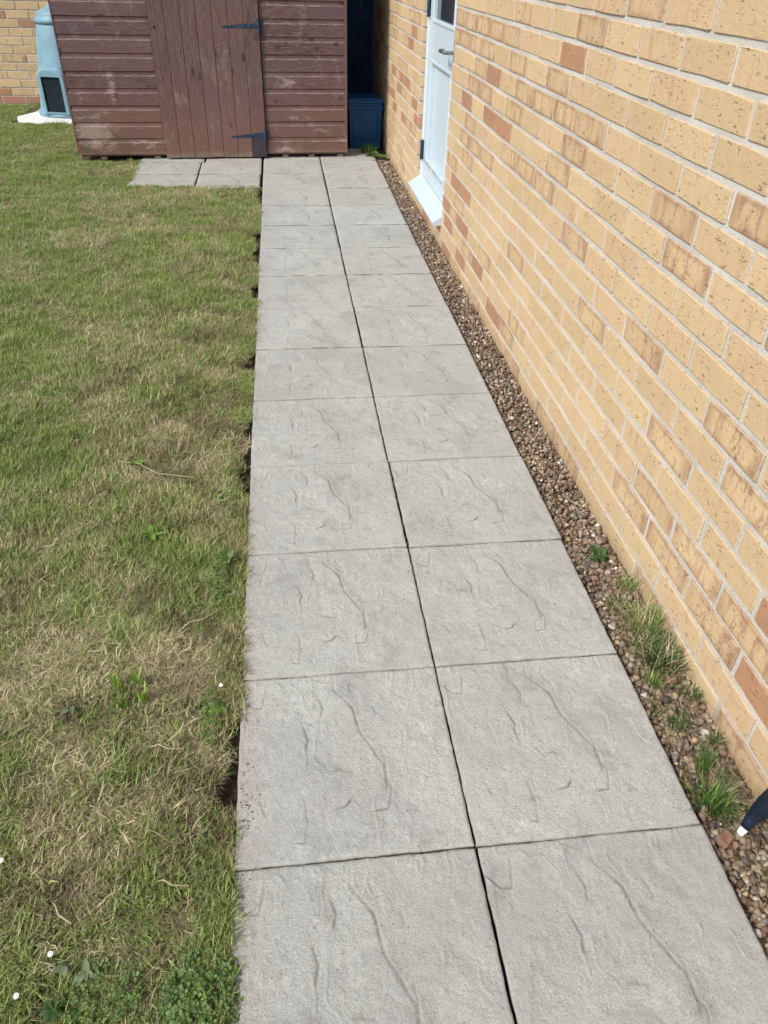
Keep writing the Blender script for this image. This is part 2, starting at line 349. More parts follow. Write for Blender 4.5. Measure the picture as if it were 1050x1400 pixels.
def mat_grass():
    m = N('grass_blades'); p = m.pos(); t = m.attr('tone').outputs['Fac']; r = m.attr('rnd').outputs['Fac']
    big = m.noise(p, 1.7, 3, 0.6); med = m.noise(m.vadd(p, (3, 7, 1)), 6.5, 4, 0.65)
    dry = m.math('ADD', m.math('MULTIPLY', big, 0.9), m.math('MULTIPLY', med, 1.2))
    xy = m.sep(p)
    dry = m.math('ADD', dry, m.ramp(xy[0], -2.2, -0.55, -0.08, 0.07))
    dry = m.ramp(dry, 0.83, 1.34, 0.14, 0.74)
    isdry = m.ramp(m.math('SUBTRACT', dry, t), -0.06, 0.06)
    g = m.mix(r, (0.15, 0.225, 0.05), (0.32, 0.43, 0.12)); g = m.mix(m.ramp(m.noise(p, 9, 2), 0.35, 0.7), g, m.mix(r, (0.19, 0.24, 0.07), (0.38, 0.42, 0.16)))
    d = m.mix(r, (0.27, 0.21, 0.12), (0.78, 0.70, 0.46))
    d = m.mix(m.ramp(m.noise(p, 4.4, 3), 0.5, 0.68, 0, 0.55), d, m.mix(r, (0.13, 0.09, 0.06), (0.36, 0.27, 0.18)))
    dk = m.ramp(m.math('ADD', m.noise(m.vadd(p, (9, 2, 4)), 5.2, 4, 0.7), m.ramp(xy[0], -1.0, -0.5, 0, 0.09)), 0.53, 0.66, 0, 0.75)
    d = m.mix(dk, d, m.mix(r, (0.07, 0.048, 0.03), (0.24, 0.18, 0.11)))
    g = m.mix(m.ramp(m.noise(m.vadd(p, (1, 8, 3)), 3.0, 3, 0.6), 0.42, 0.62, 0, 0.6), g, m.mix(r, (0.24, 0.31, 0.09), (0.46, 0.52, 0.20)))
    c = m.mix(isdry, g, d)
    m.b.inputs['Base Color']; m.fin(c, 0.6); m.b.inputs['Specular IOR Level'].default_value = 0.25
    tr = m.n('ShaderNodeBsdfTranslucent'); m.l(c, tr.inputs[0])
    mx = m.n('ShaderNodeMixShader'); mx.inputs[0].default_value = 0.28
    m.l(m.b.outputs[0], mx.inputs[1]); m.l(tr.outputs[0], mx.inputs[2]); m.l(mx.outputs[0], m.out.inputs[0])
    return m.mat

def mat_leaf(name, a, b):
    m = N(name); p = m.pos()
    c = m.mix(m.ramp(m.noise(p, 45, 3, 0.6), 0.3, 0.7), a, b)
    m.fin(c, 0.55)
    tr = m.n('ShaderNodeBsdfTranslucent'); m.l(c, tr.inputs[0])
    mx = m.n('ShaderNodeMixShader'); mx.inputs[0].default_value = 0.25
    m.l(m.b.outputs[0], mx.inputs[1]); m.l(tr.outputs[0], mx.inputs[2]); m.l(mx.outputs[0], m.out.inputs[0]); return m.mat

def mat_soil():
    m = N('soil'); p = m.pos()
    c = m.mix(m.ramp(m.noise(p, 60, 5, 0.7), 0.3, 0.7), (0.045, 0.03, 0.02), (0.17, 0.12, 0.075))
    c = m.mix(m.ramp(m.noise(p, 6, 3), 0.4, 0.65, 0, 0.5), c, (0.13, 0.12, 0.05))
    m.bump(m.noise(p, 90, 5, 0.7), 1.0, 0.01); return m.fin(c, 0.95)
def mat_pebble():
    m = N('pebbles'); a = m.attr('col').outputs['Color']; p = m.pos()
    c = m.mix(m.ramp(m.noise(p, 260, 3, 0.6), 0.35, 0.7, 0, 0.45), a, m.mix(0.6, a, (0.06, 0.045, 0.03)))
    m.bump(m.noise(p, 200, 3), 0.3, 0.001); return m.fin(c, 0.7)

M_SLAB = mat_slab(); M_BUFF = mat_brick('buff'); M_RED = mat_brick('red'); M_FLAM = mat_brick('flamed'); M_PLINTH = mat_brick('plinth')
M_MORT = mat_mortar(); M_CLAD = mat_wood('clad'); M_DOORW = mat_wood('door'); M_SOIL = mat_soil(); M_GRASS = mat_grass(); M_PEB = mat_pebble()
M_WHITE = mat_paint('white_gloss_paint', (0.60, 0.68, 0.74), 0.35, 0.10)
M_WPEEL = mat_paint('peeling_white_paint', (0.50, 0.60, 0.67), 0.38, 0.12, True)
M_IRON = mat_plain('blue_black_iron', (0.025, 0.05, 0.085), 0.5, 0.3, 0.5, 60)
M_STEEL = mat_plain('dull_steel', (0.33, 0.32, 0.30), 0.35, 0.9, 0.2)
M_BLACKP = mat_plain('black_plastic', (0.010, 0.017, 0.030), 0.35, 0, 0.3)
M_BLUEP = mat_plain('blue_plastic', (0.008, 0.085, 0.24), 0.4, 0, 0.15, 8, 0.05)
M_NAVY = mat_plain('navy_fence_shade', (0.010, 0.045, 0.12), 0.7, 0, 0.3, 14)  # navy tint puts the gap's bluish shade into the fence colour
M_BIN = mat_plain('pale_teal_plastic', (0.17, 0.305, 0.38), 0.45, 0, 0.10, 6, 0.05)
M_DARK = mat_plain('interior_shade', (0.006, 0.014, 0.022), 0.9, 0, 0.3)  # near-black colour standing for the shade inside openings
M_CONC = mat_plain('pale_concrete', (0.66, 0.66, 0.64), 0.9, 0, 0.15, 40, 0.5)
M_FELT = mat_plain('roofing_felt', (0.05, 0.055, 0.05), 0.95, 0, 0.3, 80, 0.6)
M_GREEN = mat_leaf('bright_leaf', (0.09, 0.19, 0.03), (0.20, 0.34, 0.06))
M_LIME = mat_leaf('lime_leaf', (0.22, 0.40, 0.05), (0.36, 0.56, 0.10))
M_WEED = mat_leaf('weed_leaf', (0.035, 0.085, 0.022), (0.085, 0.165, 0.045))
M_GREY = mat_leaf('grey_green_leaf', (0.12, 0.17, 0.09), (0.22, 0.27, 0.15))
M_CLOV = mat_leaf('clover_leaf', (0.07, 0.13, 0.035), (0.17, 0.25, 0.08))
M_STRAW = mat_leaf('dry_stalk', (0.42, 0.34, 0.20), (0.60, 0.52, 0.34))
M_PETAL = mat_plain('white_petals', (0.80, 0.80, 0.78), 0.6, 0, 0.03)
def mat_glass():
    m = N('door_glass'); m.b.inputs['Base Color'].default_value = (0.03, 0.04, 0.055, 1); m.b.inputs['Roughness'].default_value = 0.06
    m.b.inputs['Specular IOR Level'].default_value = 0.6; return m.mat
M_GLASS = mat_glass()

# ---------------------------------------------------------------- ground, lawn soil, path
PITCH = 0.9906
def lawn_z(x, y):
    z = -0.035 + 0.035 * (fbm(x * 1.3 + 9, y * 1.3 + 40, 3) - 0.5) + 0.03 * (fbm(x * 7, y * 7, 5, 3) - 0.5)
    e = np.clip((x + 1.095 + 0.05 * (fbm(y * 3.1 + 5, y * 0 + 2.2, 8, 3) - 0.5)) / 0.035, 0, 1)
    pad = ((x > -3.12) & (y > 10.9))            # bed under the slabs by the shed
    z = z - 0.055 * e * e * (3 - 2 * e)
    z = np.where(pad, -0.12, z)
    far = np.clip((y - 13) / 5, 0, 1); return z + 0.03 * far
def grid(xs, ys, fz):
    X, Y = np.meshgrid(xs, ys); Z = fz(X, Y); nx, ny = len(xs), len(ys)
    V = np.stack([X, Y, Z], -1).reshape(-1, 3)
    i = np.arange(nx * ny).reshape(ny, nx)
    Fc = np.stack([i[:-1, :-1], i[:-1, 1:], i[1:, 1:], i[1:, :-1]], -1).reshape(-1, 4)
    return V, Fc
g = obj('ground', fastmesh('ground', *grid(np.array([-900., -60, 60, 900]), np.array([-900., -60, 60, 900]), lambda X, Y: X * 0 - 0.26), M_SOIL)); tag(g, kind='structure')
xs = np.concatenate([np.linspace(-16, -4, 70), np.linspace(-3.95, -1.25, 130), np.linspace(-1.24, -1.0, 40)])
ys = np.concatenate([np.linspace(-4, 2.5, 260), np.linspace(2.53, 20.5, 330)])
lw = obj('lawn', fastmesh('lawn', *grid(xs, ys, lawn_z), M_SOIL, smooth=True)); tag(lw, kind='structure')

LINES = [[(-0.535, 0.991), (-0.533, 0.882), (-0.455, 0.766), (-0.43, 0.627), (-0.37, 0.503), (-0.334, 0.427), (-0.332, 0.347), (-0.342, 0.261)],
 [(-0.331, 0.53), (-0.329, 0.366), (-0.318, 0.278), (-0.344, 0.206), (-0.411, 0.2)], [(-1.0, 0.88), (-0.94, 0.814), (-0.894, 0.81), (-0.876, 0.879), (-0.872, 0.94)],
 [(-0.35, 0.78), (-0.337, 0.72), (-0.358, 0.699)], [(-0.571, 0.42), (-0.477, 0.405)], [(-0.575, 0.23), (-0.525, 0.237), (-0.497, 0.268)],
 [(-0.705, 0.308), (-0.689, 0.179), (-0.704, 0.085), (-0.743, 0.089)], [(-0.838, 0.457), (-0.761, 0.42)], [(-0.261, 0.197), (-0.211, 0.192)],
 [(-0.62, 0.85), (-0.60, 0.78), (-0.61, 0.73)], [(-0.25, 0.66), (-0.225, 0.58), (-0.235, 0.52)], [(-0.70, 0.68), (-0.672, 0.60), (-0.69, 0.54)], [(-0.15, 0.80), (-0.125, 0.70), (-0.14, 0.62)],
 [(-0.86, 0.66), (-0.80, 0.60), (-0.785, 0.52)], [(-0.46, 0.90), (-0.42, 0.84), (-0.415, 0.78)], [(-0.90, 0.30), (-0.87, 0.22)], [(-0.55, 0.62), (-0.52, 0.53), (-0.54, 0.47)], [(-0.20, 0.40), (-0.15, 0.36), (-0.13, 0.30)]]
LW = [1.0, 0.85, 0.6, 0.45, 0.75, 0.85, 0.7, 0.35, 0.3, .28, .3, .3, .22, .28, .25, .25, .3, .2]
LSTEP = [1.0, 0.5, -0.5, 0.3, 0.4, 0.4, 0.6, 0.2, 0.15, -.6, .6, -.6, .6, .6, .5, -.5, .6, .5]
def slab_mesh(n, gx, gy, seed, name='paving_slab', thick=0.085):
    hx, hy = 0.5 - gx / 2, 0.4953 - gy / 2
    u = np.linspace(-1, 1, n); X, Y = np.meshgrid(u * hx, u * hy)
    X0, Y0 = X.copy(), Y.copy()
    # ragged arrises
    X = X + np.where(np.abs(X) > hx - 1e-6, 0.0045 * (fbm(Y * 14 + seed, X * 3 + 7, seed, 3) - 0.5) * 2, 0)
    Y = Y + np.where(np.abs(Y) > hy - 1e-6, 0.0045 * (fbm(X * 14 + seed, Y * 3 + 17, seed, 3) - 0.5) * 2, 0)
    Z = 0.014 * (fbm(X0 * 3 + seed, Y0 * 3 + 3, 21, 4) - 0.5) + 0.0075 * (fbm(X0 * 11, Y0 * 11, 31, 3) - 0.5) + 0.0028 * (fbm(X0 * 42, Y0 * 30, 41, 2) - 0.5)
    rr = np.abs(fbm(X0 * 6 + 3, Y0 * 3.2 + 1, 77, 3) - 0.5); Z = Z + 0.0030 * np.exp(-(rr / 0.012) ** 2) * np.clip((fbm(X0 * 5, Y0 * 5, 5, 2) - 0.55) * 12, 0, 1)
    G = np.zeros_like(X)
    jx = 0.010 * (fbm(X0 * 22, Y0 * 22, 51, 2) - 0.5); jy = 0.010 * (fbm(X0 * 22, Y0 * 22, 61, 2) - 0.5)
    for pl, wgt, stp in zip(LINES, LW, LSTEP):
        P = np.array(pl) + np.array([0.5, -0.4953]); best = np.full(X.shape, 9.0); sg = np.zeros_like(X); tt = np.zeros_like(X)
        m_ = len(P) - 1
        for i in range(m_):
            a, b = P[i], P[i + 1]; d = b - a; L2 = d @ d
            px, py = X0 + jx - a[0], Y0 + jy - a[1]
            t = np.clip((px * d[0] + py * d[1]) / L2, 0, 1)
            dx, dy = px - t * d[0], py - t * d[1]; dd = np.hypot(dx, dy)
            s_ = np.sign(d[0] * py - d[1] * px); k = dd < best
            best = np.where(k, dd, best); sg = np.where(k, s_, sg); tt = np.where(k, (i + t) / m_, tt)
        fade = np.clip(np.minimum(tt, 1 - tt) * 6 + 0.25, 0, 1) * np.clip(0.15 + 1.5 * (fbm(X0 * 11, Y0 * 11, 91, 2) - 0.05), 0.1, 1.1)
        gv = np.exp(-(best / 0.0048) ** 2) * wgt * fade
        G = np.maximum(G, gv)
        Z = Z - 0.0055 * gv + 0.0072 * stp * np.exp(-best / 0.045) * (sg > 0) * np.clip(fade, 0, 1)
    e = np.minimum(hx - np.abs(X0), hy - np.abs(Y0)); Z = Z - 0.003 * np.exp(-(e / 0.005) ** 2) * (0.6 + 0.8 * fbm(X0 * 20, Y0 * 20, 99, 2))
    Z = Z - 0.004
    V = np.stack([X, Y, Z], -1).reshape(-1, 3); i = np.arange(n * n).reshape(n, n)
    Fc = np.stack([i[:-1, :-1], i[:-1, 1:], i[1:, 1:], i[1:, :-1]], -1).reshape(-1, 4)
    ring = np.concatenate([i[0, :], i[1:, -1], i[-1, -2::-1], i[-2:0:-1, 0]]); k = len(ring)
    Vb = V[ring].copy(); Vb[:, 2] = -thick; V = np.concatenate([V, Vb]); j = n * n + np.arange(k)
    sk = np.stack([ring, j, np.roll(j, -1), np.roll(ring, -1)], -1); Fc = np.concatenate([Fc, sk])
    Ga = np.concatenate([G.ravel(), np.zeros(k)])
    me = fastmesh(name, V, Fc, M_SLAB, smooth=True, attrs={'groove': ('FLOAT', Ga)})
    return me
pb = MB().box(-1.0, 1.04, -4.05, 14.2, -0.30, -0.082); pb.box(-3.12, -1.0, 10.95, 14.2, -0.30, -0.081)
path = pb.build('path', mat_plain('dark_bedding_soil', (0.022, 0.018, 0.014), 0.95, 0, 0.4, 60, 0.5)); tag(path, kind='structure')  # near-black bedding seen through the joints
SL = {('h', k): slab_mesh(200, 0.011, 0.0095, k, 'paving_slab') for k in (0, 1)}
SL.update({('m', k): slab_mesh(90, 0.011, 0.012, k + 2, 'paving_slab') for k in (0, 1)})
SL.update({('l', k): slab_mesh(40, 0.011, 0.016, k + 4, 'paving_slab') for k in (0, 1)})
DX = {(0, 1): 0.0, (1, 1): -0.004, (2, 1): 0.006, (3, 1): -0.005}
for row in range(-4, 14):
    for c_ in (0, 1):
        q = 'h' if row < 4 else 'm' if row < 8 else 'l'
        cx = -0.501 + 1.002 * c_ + random.uniform(-0.003, 0.003) + DX.get((row, c_), 0)
        if row >= 8: cx += 0.002 * c_
        o = obj('paving_slab', SL[q, (row + c_) % 2], path, (cx, (row + 0.5) * PITCH + random.uniform(-0.002, 0.002), random.uniform(-0.003, 0.003)),
                (random.uniform(-0.003, 0.003), random.uniform(-0.003, 0.003), random.uniform(-0.0022, 0.0022)))
        if (row, c_) in ((1, 1),): o.location.z -= 0.004 * S; o.rotation_euler = (-0.008, 0.0, 0.0)
        if (row, c_) == (0, 0): o.rotation_euler[2] = 0.001
for x0, x1, y0, y1 in ((-3.09, -2.055, 10.97, 11.81), (-2.03, -1.04, 10.90, 11.81), (-3.10, -2.06, 11.83, 12.65), (-2.04, -1.03, 11.83, 12.65), (-3.10, -2.02, 12.67, 13.6), (-1.99, -1.03, 12.67, 13.6)):
    o = obj('paving_slab', SL['l', 0], path, ((x0 + x1) / 2, (y0 + y1) / 2, 0.002 + random.uniform(-0.003, 0.003)), (0, 0, random.uniform(-0.006, 0.006)))
    o.scale = ((x1 - x0) / 0.99, (y1 - y0) / 0.985, 1)

# ---------------------------------------------------------------- brick house on the right
BZ0, BH, BL = -0.0875, 0.1748, 0.525
HX = 1.333; HROT = 0.0046
house = obj('brick_house', None, None, (HX, 0, 0), (0, 0, HROT))
tag(house, 'yellow buff brick house wall along the gravel strip, with a white door', 'house')
JT = 0.028
D0, D1, DZ0, DZ1 = 8.05, 10.15, 0.262, 5.0
def brick_shape(L, Hh, depth, seed, proud=0.0):
    """front at x = 0 looking towards -x; slightly uneven outline, soft arris"""
    r = np.random.default_rng(seed); hy, hz = L / 2, Hh / 2; cr = 0.006
    ol = [(-hy + cr, -hz), (0, -hz), (hy - cr, -hz), (hy, -hz + cr), (hy, hz - cr), (hy - cr, hz), (0, hz), (-hy + cr, hz), (-hy, hz - cr), (-hy, -hz + cr)]
    ol = np.array(ol) + r.uniform(-0.0028, 0.0028, (10, 2)); k = 10
    inn = ol * np.array([1 - 0.0045 / hy, 1 - 0.0045 / hz]); f0 = r.uniform(-0.002, 0.002, k) - proud
    V = [(f0[i], inn[i, 0], inn[i, 1]) for i in range(k)] + [(0.0045 - proud, ol[i, 0], ol[i, 1]) for i in range(k)] + [(depth, ol[i, 0], ol[i, 1]) for i in range(k)]
    Fc = [tuple(range(k))[::-1]]
    for a in (0, k):
        for i in range(k): j = (i + 1) % k; Fc.append((a + i, a + j, a + k + j, a + k + i))
    uv = [(np.clip(v[1] / hy, -1, 1), np.clip(v[2] / hz, -1, 1), 0) for v in V]
    return V, Fc, uv
BM = {'buff': M_BUFF, 'red': M_RED, 'flamed': M_FLAM, 'plinth': M_PLINTH}
bcache = {}
def brick_mesh(L, kind, var, depth=0.07, Hh=None):
    key = (round(L, 3), kind, var, depth, Hh)
    if key not in bcache:
        V, Fc, uv = brick_shape(L, Hh or BH - JT, depth, var + int(L * 1000))
        bcache[key] = mesh('brick', V, Fc, BM[kind], attrs={'buv': ('FLOAT_VECTOR', uv)})
    return bcache[key]
REDS = [((785, 78), 'red', 14, 4.04), (0, 'flamed', 11, 2.25), (0, 'flamed', 7, 2.16), (0, 'flamed', 10, 2.02), (0, 'red', 2, .445), (0, 'red', 1, 5.457), (0, 'red', 2, 5.9), (0, 'red', 10, 5.95), (0, 'red', 10, 5.52),
 (0, 'flamed', 13, 5.25), (0, 'red', 5, 7.6), (0, 'red', 5, 7.1), (0, 'flamed', 9, 5.25), (0, 'flamed', 9, 4.69), (0, 'red', 3, 7.9), (0, 'red', 3, 7.08), (0, 'flamed', 16, 3.04), (0, 'flamed', 12, 4.56), (0, 'flamed', 12, 4.01), (0, 'flamed', 12, 3.52),
 (0, 'flamed', 11, 3.74), (0, 'flamed', 10, 4.0), (0, 'flamed', 12, 6.65), (0, 'red', 12, 5.98), (0, 'flamed', 0, 4.4), (0, 'flamed', 0, 3.42), (0, 'flamed', 7, 1.14), (0, 'flamed', 6, .917), (0, 'flamed', 2, 1.41), (0, 'red', 4, .35),
 (0, 'flamed', 0, .36), (0, 'red', -1, .2), (0, 'red', 2, 7.46), (0, 'red', 0, 7.5), (0, 'flamed', 9, 11.4), (0, 'red', 8, 11.9), (0, 'red', 6, 10.49), (0, 'flamed', 5, 10.4), (0, 'flamed', 5, 10.9), (0, 'red', 11, 11.2),
 (0, 'flamed', 13, 6.3), (0, 'flamed', 14, 6.1), (0, 'flamed', 14, 7.2), (0, 'flamed', 8, 6.1), (0, 'flamed', 12, 5.1), (0, 'flamed', 3, 1.1)]
bricks = []
for row in range(-1, 32):
    ph = (0.085 + 0.0135 * row + (0.02 * math.sin(row * 2.1)) + (0.05 if row == 14 else 0)) + (0.5 if row % 2 else 0.0)
    k = -8
    while True:
        y0 = (k + ph) * BL; y1 = y0 + BL - JT; k += 1
        if y1 < -3.5: continue
        if y0 > 19.5: break
        zc = BZ0 + (row + 0.5) * BH
        segs = [(y0, y1, 0)]
        if zc > DZ0 and zc < DZ1:
            if y0 < D1 and y1 > D0:
                segs = []
                if y0 < D0 - 0.05: segs.append((y0, D0, 1))
                if y1 > D1 + 0.05: segs.append((D1, y1, 1))
        for a, b, jamb in segs:
            kind = 'buff'
            for _, kd, rw, yy in REDS:
                if rw == row and y0 <= yy <= y1 + JT: kind = kd
            if kind == 'buff' and (y0 > 6 or y0 < -0.5 or row > 17) and random.random() < 0.22: kind = random.choice(['flamed', 'flamed', 'flamed', 'red'])
            if kind == 'buff' and random.random() < 0.11: kind = 'flamed'
            bricks.append((a, b, zc, row, kind, jamb))
def brick_area(a, b, zc):
    p = [project((HX - 0.0046 * y, y, z)) for y in (a, b) for z in (zc - BH / 2, zc + BH / 2)]
    if any(v is None for v in p): return 0
    xs_ = [min(max(v[0], 0), 1050) for v in p]; ys_ = [min(max(v[1], 0), 1400) for v in p]
    return (max(xs_) - min(xs_)) * (max(ys_) - min(ys_))
ar = [(brick_area(a, b, z) if not (a > 13.4) else 0, i) for i, (a, b, z, r_, kd, jb) in enumerate(bricks)]
top = {i for _, i in sorted(ar, reverse=True)[:300] if _ > 0}
mb = MB(); cells = []; buvs = []
for i, (a, b, zc, row, kind, jamb) in enumerate(bricks):
    dep = 0.16 if jamb else 0.07
    loc = (random.uniform(-0.004, 0.003) - (0.008 if row == -1 else 0), (a + b) / 2 + (0 if jamb else random.uniform(-0.003, 0.003)), zc + random.uniform(-0.0025, 0.0025))
    if i in top:
        L = b - a
        obj('brick', brick_mesh(L, kind, (i * 7) % 6, dep), house, loc)
    else:
        V, Fc, uv = brick_shape(b - a, BH - JT, dep, i)
        mb.add([(v[0] + loc[0], v[1] + loc[1], v[2] + loc[2]) for v in V], Fc, {'buff': 0, 'red': 1, 'flamed': 2}[kind])
        buvs += uv; cells += [(i * 0.137, i * 0.311, i * 0.073)] * len(V)
o = obj('brickwork', mesh('brickwork', mb.V, mb.F, [M_BUFF, M_RED, M_FLAM], midx=mb.M, attrs={'buv': ('FLOAT_VECTOR', buvs), 'cell': ('FLOAT_VECTOR', cells)}), house); o['kind'] = 'stuff'
MX = 0.009
mw = MB()
mw.box(MX, 0.6, -3.5, D0 - 0.012, -0.4, 5.55).box(MX, 0.6, D1 + 0.012, 19.5, -0.4, 5.55).box(MX, 0.6, D0 - 0.012, D1 + 0.012, -0.4, DZ0 - 0.02).box(MX, 0.6, D0 - 0.012, D1 + 0.012, DZ1, 5.55)
mw.build('wall', M_MORT, house)

sm = []; smf = []; ny = 90
for i in range(ny):
    y = -1.0 + 2.6 * i / (ny - 1); a = 0.012 + 0.022 * float(fbm(np.array(y * 4.0), np.array(1.5), 66, 3))
    t = 0.03 + 0.05 * float(fbm(np.array(y * 3.0), np.array(5.5), 67, 3))
    sm += [(0.004, y, BZ0 + 0.008), (-a, y, BZ0 - 0.010), (-a * 1.1, y, BZ0 - 0.02 - t * .5), (-0.006, y, BZ0 - 0.03 - t)]
for i in range(ny - 1):
    for j in range(3): a = i * 4 + j; smf.append((a, a + 1, a + 5, a + 4))
obj('mortar_fillet', mesh('mortar_fillet', sm, smf, M_MORT, smooth=True), house)

# door frame, door, sill  (house-local: x into the wall)
fr = MB(); fx = 0.055
fr.box(fx, 0.19, D1 - 0.11, D1 - 0.002, 0.36, DZ1 - 0.002, c=0.006).box(fx, 0.19, D0 + 0.002, D0 + 0.11, 0.36, DZ1 - 0.002, c=0.006).box(fx + 0.003, 0.19, D0 + 0.11, D1 - 0.11, DZ1 - 0.14, DZ1 - 0.005, c=0.006)
fr.build('door_frame', M_WHITE, house)
# sloping timber sill with a nosing
prof = [(-0.105, 0.215), (-0.113, 0.245), (-0.098, 0.268), (-0.075, 0.272), (-0.055, 0.292), (0.0, 0.318), (0.05, 0.356), (0.075, 0.372), (0.2, 0.375), (0.2, 0.215)]
ya, yb = D0 - 0.03, D1 - 0.03
sl = MB(); k = len(prof); yb1 = D1 - 0.01
segy = [D0 + 0.004, D1 - 0.004]
V = [(x, y, z) for y in segy for x, z in prof]
sl.add(V, [tuple(range(k)), tuple(range(k, 2 * k))[::-1]] + [(i, i + k, (i + 1) % k + k, (i + 1) % k) for i in range(k)])
sl.build('door_sill', M_WPEEL, house)
dy0, dy1 = D0 + 0.118, D1 - 0.118; dxf = 0.075; dzb, dzt = 0.385, DZ1 - 0.15
door = MB()
st = 0.23
door.box(dxf, dxf + 0.09, dy0, dy0 + st, dzb, dzt, c=0.004).box(dxf, dxf + 0.09, dy1 - st, dy1, dzb, dzt, c=0.004)
door.box(dxf + 0.002, dxf + 0.088, dy0 + st, dy1 - st, dzb + 0.002, 0.60, c=0.004).box(dxf + 0.002, dxf + 0.088, dy0 + st, dy1 - st, 1.87, 2.27, c=0.004).box(dxf + 0.002, dxf + 0.088, dy0 + st, dy1 - st, dzt - 0.3, dzt - 0.002, c=0.004)
door = door.build('door', M_WPEEL, house)
pn = MB(); pn.box(dxf + 0.045, dxf + 0.07, dy0 + st - 0.005, dy1 - st + 0.005, 0.595, 1.875)
pn.build('door_panel', M_WPEEL, door)
mo = MB()
def moulding(z0, z1, nm, extra=0.0):
    b = MB(); y0, y1 = dy0 + st, dy1 - st; t = 0.045
    b.box(dxf - 0.012, dxf + 0.05, y0, y0 + t, z0, z1, c=0.008).box(dxf - 0.012, dxf + 0.05, y1 - t, y1, z0, z1, c=0.008)
    b.box(dxf - 0.010, dxf + 0.05, y0 + t, y1 - t, z0 + 0.002, z0 + t, c=0.008).box(dxf - 0.010, dxf + 0.05, y0 + t, y1 - t, z1 - t, z1 - 0.002, c=0.008)
    return b.build(nm, M_WPEEL, door)
moulding(0.60, 1.87, 'moulding'); moulding(2.27, dzt - 0.3, 'moulding')
MB().box(dxf + 0.035, dxf + 0.05, dy0 + st + 0.03, dy1 - st - 0.03, 2.30, dzt - 0.33).build('glass_pane', M_GLASS, door)
hd = MB(); hz = 2.075
hd.box(dxf - 0.014, dxf + 0.003, dy0 + 0.07, dy0 + 0.16, hz - 0.20, hz + 0.14, c=0.004)
hd.tube([(dxf + 0.01, dy0 + 0.115, hz), (dxf - 0.10, dy0 + 0.115, hz), (dxf - 0.125, dy0 + 0.15, hz), (dxf - 0.125, dy0 + 0.40, hz - 0.004), (dxf - 0.10, dy0 + 0.43, hz - 0.004), (dxf - 0.075, dy0 + 0.435, hz - 0.004)], 0.021, 10)
hd.build('handle', M_STEEL, door, smooth=False)
for z in (0.72, 2.45, 4.3):
    hb = MB(); hb.box(fx - 0.008, fx + 0.03, dy1 + 0.004, dy1 + 0.055, z - 0.12, z + 0.12, c=0.003); hb.tube([(fx - 0.012, dy1 + 0.004, z - 0.13), (fx - 0.012, dy1 + 0.004, z + 0.13)], 0.020, 8)
    hb.build('hinge', M_IRON, door)
# dark sheet standing for the unlit inside of the doorway
MB().box(0.40, 0.42, D0 - 0.01, D1 + 0.01, 0.30, DZ1).build('doorway_shade', M_DARK, house)

# ---------------------------------------------------------------- far house wall behind the shed
FY, FH = 18.4, 0.162; FL = FH * 3
fh = obj('brick_house', None, None, (-6.0, FY, 0)); tag(fh, 'far buff brick wall with a red brick bottom course, behind the shed and compost bin', 'house')
fz0 = 0.03
allb = []
for row in range(-1, 30):
    ph = 0.22 + (0.5 if row % 2 else 0); 
    for k in range(-9, 22):
        y0 = (k + ph) * FL
        allb.append((y0, y0 + FL - 0.022, fz0 + (row + 0.5) * FH, row))
def nearf(b): return abs(b[0] + 0.6) + max(0, b[2] - 2.4) * 4
allb.sort(key=nearf)
mb = MB(); cells = []; buvs = []
for i, (a, b, zc, row) in enumerate(allb):
    kind = 'plinth' if row <= 0 else 'buff'
    if kind == 'buff':
        u = random.random(); kind = 'red' if u < 0.035 else 'flamed' if u < 0.11 else 'buff'
    if i < 240:
        o = obj('brick', brick_mesh(FL - 0.022, kind, i % 6, 0.07, FH - 0.02), fh, ((a + b) / 2, random.uniform(-.003, .003), zc)); o.rotation_euler = (0, 0, math.pi / 2)
    else:
        V, Fc, uv = brick_shape(FL - 0.022, FH - 0.02, 0.05, i)
        mb.add([(-v[1] + (a + b) / 2, v[0], v[2] + zc) for v in V], Fc, {'buff': 0, 'red': 1, 'flamed': 2, 'plinth': 3}[kind])
        buvs += uv; cells += [(i * 0.137, i * 0.311, i * 0.073)] * len(V)
o = obj('brickwork', mesh('brickwork', mb.V, mb.F, [M_BUFF, M_RED, M_FLAM, M_PLINTH], midx=mb.M, attrs={'buv': ('FLOAT_VECTOR', buvs), 'cell': ('FLOAT_VECTOR', cells)}), fh); o['kind'] = 'stuff'
MB().box(-5, 10.2, 0.011, 0.4, -0.3, 5.0).build('wall', M_MORT, fh)

# ---------------------------------------------------------------- shed
SA = math.atan2(0.27, 4.607)
shed = obj('wooden_shed', None, None, (-4.12, 12.83, 0), (0, 0, SA)); tag(shed, 'brown stained wooden garden shed with a plank door at the end of the path', 'shed')
W, DEP, BP, ZB = 4.615, 4.0, 0.25, 0.08
def clad(L, flip=False):
    """one shiplap board, length along x, face towards -y, foot at z = 0"""
    pr = [(0.003, 0.0), (0.0, 0.004), (0.0, 0.182), (0.005, 0.190), (0.010, 0.200), (0.011, 0.215), (0.012, 0.244), (0.022, 0.246), (0.022, 0.262), (0.045, 0.262), (0.045, 0.0)]
    k = len(pr); n = 5; V = []; 
    for i in range(n):
        x = L * i / (n - 1)
        V += [(x, y, z) for y, z in pr]
    Fc = [tuple(range(k))[::-1], tuple(range((n - 1) * k, n * k))]
    for s in range(n - 1):
        for i in range(k): j = (i + 1) % k; Fc.append((s * k + i, s * k + j, (s + 1) * k + j, (s + 1) * k + i))
    return V, Fc
NB = 17
clads = {}
